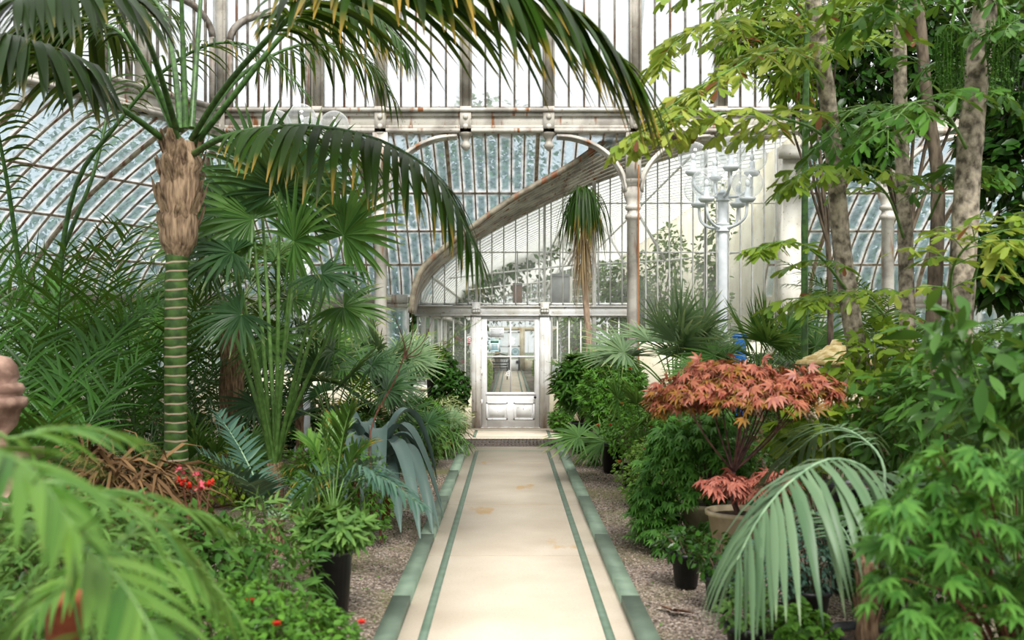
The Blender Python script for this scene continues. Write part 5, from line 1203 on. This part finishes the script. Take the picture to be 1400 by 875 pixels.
BR('leafy_shrub', 'small-leaved green shrub left of the stepped yellow roof', 'shrub', 1060, 10.0, (.5,.4,.45), 1600, 'ovate', .06, 'shrub')
BR('leafy_shrub', 'dark shrub behind the stepped yellow roof', 'shrub', 1180, 11.4, (.9,.4,.85), 2000, 'ovate', .09, 'dark')
BR('leafy_shrub', 'shrub against the right wall behind the trunks', 'shrub', 1330, 12.5, (1.2,.5,.95), 2600, 'ovate', .10, 'shrub')
BR('leafy_shrub', 'green shrub in front of the cream wall beneath the lamp', 'shrub', 985, 14.6, (.9,.5,.85), 2600, 'ovate', .08, 'shrub')
BR('leafy_shrub', 'rounded shrub in front of the blue barrel', 'shrub', 1015, 12.6, (.4,.3,.5), 1300, 'ovate', .07, 'shrub', h=.85)
BR('leafy_shrub', 'loose shrub behind the blue barrel', 'shrub', 1060, 15.6, (.6,.4,.8), 1400, 'lance', .12, 'climber')
# row along the kerb, right
BR('schefflera', 'potted plant with whorls of long bright leaves right beside the door end of the kerb', 'potted plant', 795, 14.2, (.36,.3,.42), 260, 'whorl', .19, 'shrub', potr=.17, poth=.42, h=1.02)
BR('leafy_shrub', 'low light green plant at the foot of the right door pier', 'shrub', 768, 17.0, (.22,.22,.26), 420, 'lobed', .07, 'herb')
BR('schefflera', 'second whorled-leaf plant behind the first, by the hanging grass tree', 'potted plant', 838, 14.6, (.42,.3,.40), 260, 'whorl', .19, 'sage', potr=.15, poth=.5, h=1.02)
BR('potted_shrub', 'fine-leaved tall shrub in the black pot second from the door', 'potted plant', 838, 12.1, (.42,.34,.46), 1500, 'fine', .10, 'herb', potr=.15, poth=.36, h=.86, dx=.02, flowers=(M['petal_red'], 2, .03))
BR('potted_shrub', 'light-leaved shrub with small red flowers in the low black pot', 'potted plant', 868, 10.9, (.40,.34,.34), 1500, 'ovate', .05, 'herb', potr=.15, poth=.24, h=.62, flowers=(M['petal_red'], 4, .025))
BR('leafy_shrub', 'loose small plant trailing on the gravel in front of the door-side pots', 'herb', 812, 12.8, (.28,.24,.22), 260, 'lance', .09, 'sage')
BR('leafy_shrub', 'dense small-leaved shrub between the low black pot and the cut-leaf maple', 'shrub', 902, 9.7, (.42,.36,.36), 1900, 'ovate', .048, 'climber', flowers=(M['petal_red'], 3, .022))
BR('leafy_shrub', 'fine pale shrub behind the cut-leaf maple', 'shrub', 912, 11.6, (.55,.4,.55), 1900, 'fine', .08, 'sage')
BR('leafy_shrub', 'green shrub filling the bed behind the red maple', 'shrub', 1000, 8.6, (.6,.36,.45), 1500, 'ovate', .07, 'shrub')
BR('potted_blueberry', 'small glossy-leaved plant in the round black pot standing alone on the gravel', 'potted plant', 938, 6.56, (.20,.18,.10), 190, 'ovate', .062, 'dark', potr=.095, poth=.22, h=.27, stems=9)
BR('potted_blueberry', 'dark-leaved plant in the black pot just right of the lone small pot', 'potted plant', 985, 6.0, (.19,.18,.14), 260, 'ovate', .055, 'dark', potr=.095, poth=.2, h=.30)
BR('potted_rue', 'small blue-green leaved bush below the great arching frond', 'potted plant', 1045, 5.5, (.24,.22,.20), 900, 'ovate', .034, 'bluefern', potr=.1, poth=.16, h=.34)
BR('potted_rue', 'small-leaved plant at the bottom edge of the picture below the arching frond', 'potted plant', 1020, 5.05, (.17,.16,.14), 420, 'ovate', .042, 'sage', potr=.1, poth=.18, h=.26)
BR('potted_rue', 'fine blue-green bush under the hanging leaflets', 'potted plant', 1105, 5.7, (.26,.24,.26), 1100, 'ovate', .034, 'bluefern', potr=.12, poth=.2, h=.42)
BR('potted_rue', 'low bright plant beside the wide black pot', 'potted plant', 1100, 4.9, (.16,.15,.12), 300, 'lobed', .05, 'herb', potr=.1, poth=.15, h=.2)
x, y = gp(1172, 6.4); t = thing('tall_black_pot', 'tall black plastic container in the shade behind the arching frond', 'pot', (x, y, 0)); pot(t, x, y, .2, .7, M['pot_black'])
# stepped thatch-like roof of a small ornament
oY = 9.0; x, y = gp(1143, oY); t = thing('garden_ornament', 'small garden ornament with a stepped yellow roof behind the red maple', 'ornament', (x, y, 0)); b = MB()
for i, (w_, z_) in enumerate(((.36,1.42),(.30,1.45),(.20,1.49),(.12,1.53),(.05,1.58))): b.lathe([(.001,z_-.03),(w_+.012,z_-.03),(w_,z_),(.7*w_,z_+.03),(.001,z_+.035)], (x,y,0), 8)
b.build('roof', M['wood_pale'], t); b = MB(); b.lathe([(.14,0),(.14,.1),(.07,.16),(.07,1.0),(.16,1.06),(.16,1.12),(.11,1.14),(.11,1.40)], (x,y,0), 8); b.build('pedestal', M['pebble'], t)
# blue things
x, y = gp(1011, 13.6); t = thing('blue_barrel', 'blue plastic barrel behind the dark green fan palm', 'barrel', (x, y, 0)); b = MB(); b.lathe([(.001,0),(.08,0),(.09,.04),(.09,.5),(.095,.52),(.09,.54),(.09,1.62),(.08,1.68),(.001,1.68)], (x,y,0), 24); b.build('body', M['blue'], t, True); b = MB(); b.tube([v3(x+math.cos(a)*.092,y+math.sin(a)*.092,1.64) for a in np.linspace(0,2*PI,25)], .012, 6); b.build('rim', M['blue'], t, True)
C = spline([at(872,668,0) if False else v3(1.38,10.1,.02), v3(1.42,9.85,.06), v3(1.46,9.7,.08), v3(1.62,9.9,.12), v3(1.8,10.1,.05)], 20); b = MB(); b.tube(C, .018, 8); o = b.build('blue_hose', M['blue'], smooth=True); tag(o, 'short bright blue hose lying on the gravel by the cut-leaf maple', 'hose')
# dead leaf on gravel
b = MB(); p = v3(.97, 5.95, .0)
for D, L_, W_ in (((.6,-.6,.05),.17,.07),((-.7,.7,.1),.12,.05),((.1,-.9,.15),.14,.06)): blades(b, p+v3(0,0,.0), v3(*D), v3(.2,.1,1), L_, W_, (.3,1,.8,.5,.1), -.1, .5)
o = b.build('dead_leaf', mat('dead_leaf','4a3428','6e5040',12,.7)); tag(o, 'curled brown dead leaf lying on the gravel right of the path', 'leaf')
# gravel stones
def stones(x0, x1, y0, y1, n, name, label):
    b = MB(); P = np.stack([rnd(x0,x1,n), rnd(y0,y1,n), np.full(n,-.018)], 1); s = rnd(.004,.012,n)
    base = np.array([(1,0,0),(0,1,0),(-1,0,0),(0,-1,0),(0,0,.7),(0,0,-.7)])*1.; a = rnd(0,PI,n)
    V = base[None]*s[:,None,None]*R.uniform(.7,1.4,(n,1,3)); ca, sa = np.cos(a)[:,None], np.sin(a)[:,None]; V = np.stack([V[...,0]*ca-V[...,1]*sa, V[...,0]*sa+V[...,1]*ca, V[...,2]], -1) + P[:,None]
    F = np.array([(0,1,4),(1,2,4),(2,3,4),(3,0,4),(1,0,5),(2,1,5),(3,2,5),(0,3,5)]); b.add(V.reshape(-1,3), (np.arange(n)[:,None,None]*6+F).reshape(-1,3)); o = b.build(name, GRAV); tag(o, label, 'gravel', kind='stuff')
m_, n_, o_ = _nt('loose_stones'); p_ = n_.nodes.new('ShaderNodeBsdfPrincipled'); p_.inputs['Roughness'].default_value = .9; g_ = n_.nodes.new('ShaderNodeNewGeometry'); n_.links.new(mixc(n_, g_.outputs['Random Per Island'], srgb('4a3d33'), srgb('a09080')), p_.inputs['Base Color']); n_.links.new(p_.outputs[0], o_.inputs[0]); GRAV = m_
stones(.81, 2.0, 4.2, 13, 9000, 'gravel', 'loose gravel stones over the bed right of the path'); stones(-1.9, -.74, 4.0, 12, 8000, 'gravel', 'loose gravel stones over the bed left of the path')
b = MB(); n = 900; k = rnd(0,1,n); P = np.stack([np.where(k < .7, rnd(-1.3,-.76,n), rnd(.82,1.3,n)), rnd(4.3,12,n), np.full(n,-.015)], 1); scatter_leaves(b, P, R.normal(0,1,(n,3))*v3(1,1,.3)+UP*.4, 'ovate', .022, 0, .9, .1); o = b.build('weeds', M['herb']); tag(o, 'tiny green weeds sprouting from the gravel beside both kerbs', 'weeds', kind='stuff')

# ================================================================ inside the far wing
def W(name, label, cat, x, y, rad, n, kind, size, leaf, h=None, flowers=None): 
    t = thing(name, label, cat, (x, y, 0)); bush(t, v3(x, y, rad[2]*.9 if h is None else h), rad, n, kind, size, M[leaf], M['twig'], 10, base=v3(x,y,0), flowers=flowers); return t
W('flowering_shrub', 'shrub with large red flowers behind the glass left of the door', 'shrub', -1.08, 19.3, (.34,.45,.85), 1200, 'ovate', .09, 'shrub', flowers=(M['petal_red'], 7, .075))
W('flowering_shrub', 'leafy shrub with orange flowers behind the left door panes', 'shrub', -1.1, 21.5, (.4,.6,.8), 1000, 'ovate', .09, 'climber', flowers=(M['petal_orange'], 5, .05))
W('hedge', 'clipped yellow-green hedge along the left of the inner path', 'hedge', -.74, 27.0, (.24,4.5,.55), 3600, 'ovate', .08, 'lime')
W('hedge', 'clipped yellow-green hedge along the right of the inner path', 'hedge', 1.05, 30.0, (.34,7,.55), 4500, 'ovate', .08, 'lime')
W('flowering_shrub', 'shrub with pink flowers behind the glass right of the door', 'shrub', 1.25, 20.6, (.45,.5,.75), 1300, 'ovate', .08, 'climber', flowers=(M['petal_pink'], 14, .05))
W('flowering_shrub', 'pink geranium bush further in behind the right glass', 'shrub', 1.9, 23.0, (.6,.6,.8), 1300, 'ovate', .08, 'climber', flowers=(M['petal_pink'], 12, .06))
def V_(label, x, y, z, rad, n, leaf='climber'):
    t = thing('climber', label, 'climber', (x, y, 0)); b = MB()
    for i in range(3): b.tube(spline([v3(x+rnd(-.1,.1),y,0), v3(x+rnd(-.3,.3),y,z*.5), v3(x+rnd(-.3,.3),y,z+rad[2]*.6)], 12), .014, 6)
    b.build('stems', M['twig'], t, True); fb = MB()
    for i in range(5):
        c = v3(x,y,z) + R.normal(0,.45,3)*np.array(rad); d = unit(R.normal(0,1,(n//5,3))); scatter_leaves(fb, c + d*R.rand(n//5,1)**.5*np.array(rad)*.62, d, 'ovate', .13, 0, .3, .5)
    fb.build('foliage', M[leaf], t)
V_('tall climber inside the wing just right of the hanging grass tree', 2.4, 20.6, 2.3, (.6,.4,1.2), 1600)
V_('climber on the cream wall behind the glass, left of the lamp post', 3.4, 21.6, 2.5, (.7,.4,1.3), 1800)
V_('thin climber behind the glass beside the lamp globes', 4.1, 19.4, 2.5, (.5,.3,1.3), 900)
V_('climber inside the wing seen above the pink flowers', 2.0, 24.5, 1.9, (.6,.5,1.0), 1400)
V_('dark climber by the cream wall deep inside the wing', 3.6, 27.0, 2.0, (.8,.5,1.2), 1500, 'shrub')

# ================================================================ outside
def xtree(label, x, y, h, r, kind='ext', n=13000, lf=.22):
    t = thing('outside_tree', label, 'tree', (x, y, -.3), group='trees beyond the glass'); b = MB(); b.tube([v3(x,y,-.3), v3(x+.1,y,h*.4), v3(x,y,h*.8)], [.3,.22,.08], 8); b.build('trunk', M['bark_dark'], t, True); fb = MB()
    for i in range(9):
        c = v3(x, y, h*.52) + unit(R.normal(0,1,3))*v3(r*.5, r*.5, h*.26); d = unit(R.normal(0,1,(n//9,3))); scatter_leaves(fb, c + d*R.rand(n//9,1)**.4*v3(r*.6, r*.6, h*.26), d, 'ovate', lf, 0, .4, .3)
    fb.build('foliage', M[kind], t); return t
xt = [(-17,27,8.2,4.2),(-11.5,30,9,4.5),(-6.5,28,7.6,3.8),(-2.2,31,9.5,4.2),(2.5,56,9,3.6),(9.5,28,7.5,3.6),(14.5,27,8,4),(-19,18,8,4.2),(-17,10,7,3.8),(-3.5,54,8,3.4),(9.5,50,9,4.4)]
xl = ['tree outside behind the left corner of the glazing', 'big tree outside seen between the ringed trunk and the fan palm stalks', 'tree outside behind the left back glazing beside the column', 'tree outside above the wing roof, left of its curve', 'tree beyond the far end of the wing, right of its door', 'tree outside behind the right back glazing near the white pier', 'tree outside behind the right back glazing at the picture edge', 'tree outside behind the slanting left glazing', 'tree outside at the near end of the left glazing', 'tree beyond the far wing door, left side', 'distant tree to the right beyond the wing']
for q, l in zip(xt, xl): xtree(l, *q)
for x in (4.2, 0): pass
for i, (x, y, l) in enumerate(((-3.9,24.5,'bushy shrub outside close to the left back wall'),(-3.7,30,'long shrub bank outside the left side of the wing'),(-9,24,'shrub outside below the left back glazing'),(8.5,23.5,'shrub outside below the right back glazing'),(-12.5,18,'shrub outside the slanting left wall'))):
    t = thing('outside_shrub', l, 'shrub', (x, y, -.3)); bush(t, v3(x,y,1.0 if i != 1 else .6), (1.3,1.0 if i != 1 else 5,1.4 if i != 1 else .9), 1800, 'ovate', .2, M['ext'], M['twig'], 10, base=v3(x,y,-.3), sr=.02)
# ================================================================ light and camera
w = bpy.data.worlds.new('overcast'); bpy.context.scene.world = w; w.use_nodes = True; n = w.node_tree; n.nodes.clear()
o = n.nodes.new('ShaderNodeOutputWorld'); bg = n.nodes.new('ShaderNodeBackground'); tc = n.nodes.new('ShaderNodeTexCoord'); s = n.nodes.new('ShaderNodeSeparateXYZ')
n.links.new(tc.outputs['Generated'], s.inputs[0])
n.links.new(mixc(n, ramp(n, s.outputs[2], 0, .9), (.96,.98,1.0), (1.0,.985,.96)), bg.inputs[0])
n.links.new(ramp(n, s.outputs[2], .1, 1.0, .98, 1.55), bg.inputs[1]); n.links.new(bg.outputs[0], o.inputs[0])
L = bpy.data.lights.new('sun', 'SUN'); L.energy = 4.3; L.angle = math.radians(20); L.color = (1,.97,.92)
lo = bpy.data.objects.new('sun', L); COL.objects.link(lo); lo.rotation_euler = (math.radians(42), math.radians(10), 0)
cam = bpy.data.cameras.new('camera'); co = bpy.data.objects.new('camera', cam); COL.objects.link(co)
co.location = (0, 0, CZ); co.rotation_euler = (PI/2, 0, 0)
cam.sensor_width = 36; cam.lens = FP/1400*36; cam.shift_x = 3/1400; cam.shift_y = 22.5/1400
cam.dof.use_dof = True; cam.dof.focus_distance = 12; cam.dof.aperture_fstop = 2.0; cam.clip_end = 400
sc = bpy.context.scene; sc.camera = co
sc.view_settings.view_transform = 'Standard'; sc.view_settings.look = 'None'; sc.view_settings.gamma = 1; sc.view_settings.exposure = .20
sc.cycles.transparent_max_bounces = 24; sc.cycles.max_bounces = 8; sc.cycles.diffuse_bounces = 4; sc.cycles.use_denoising = True
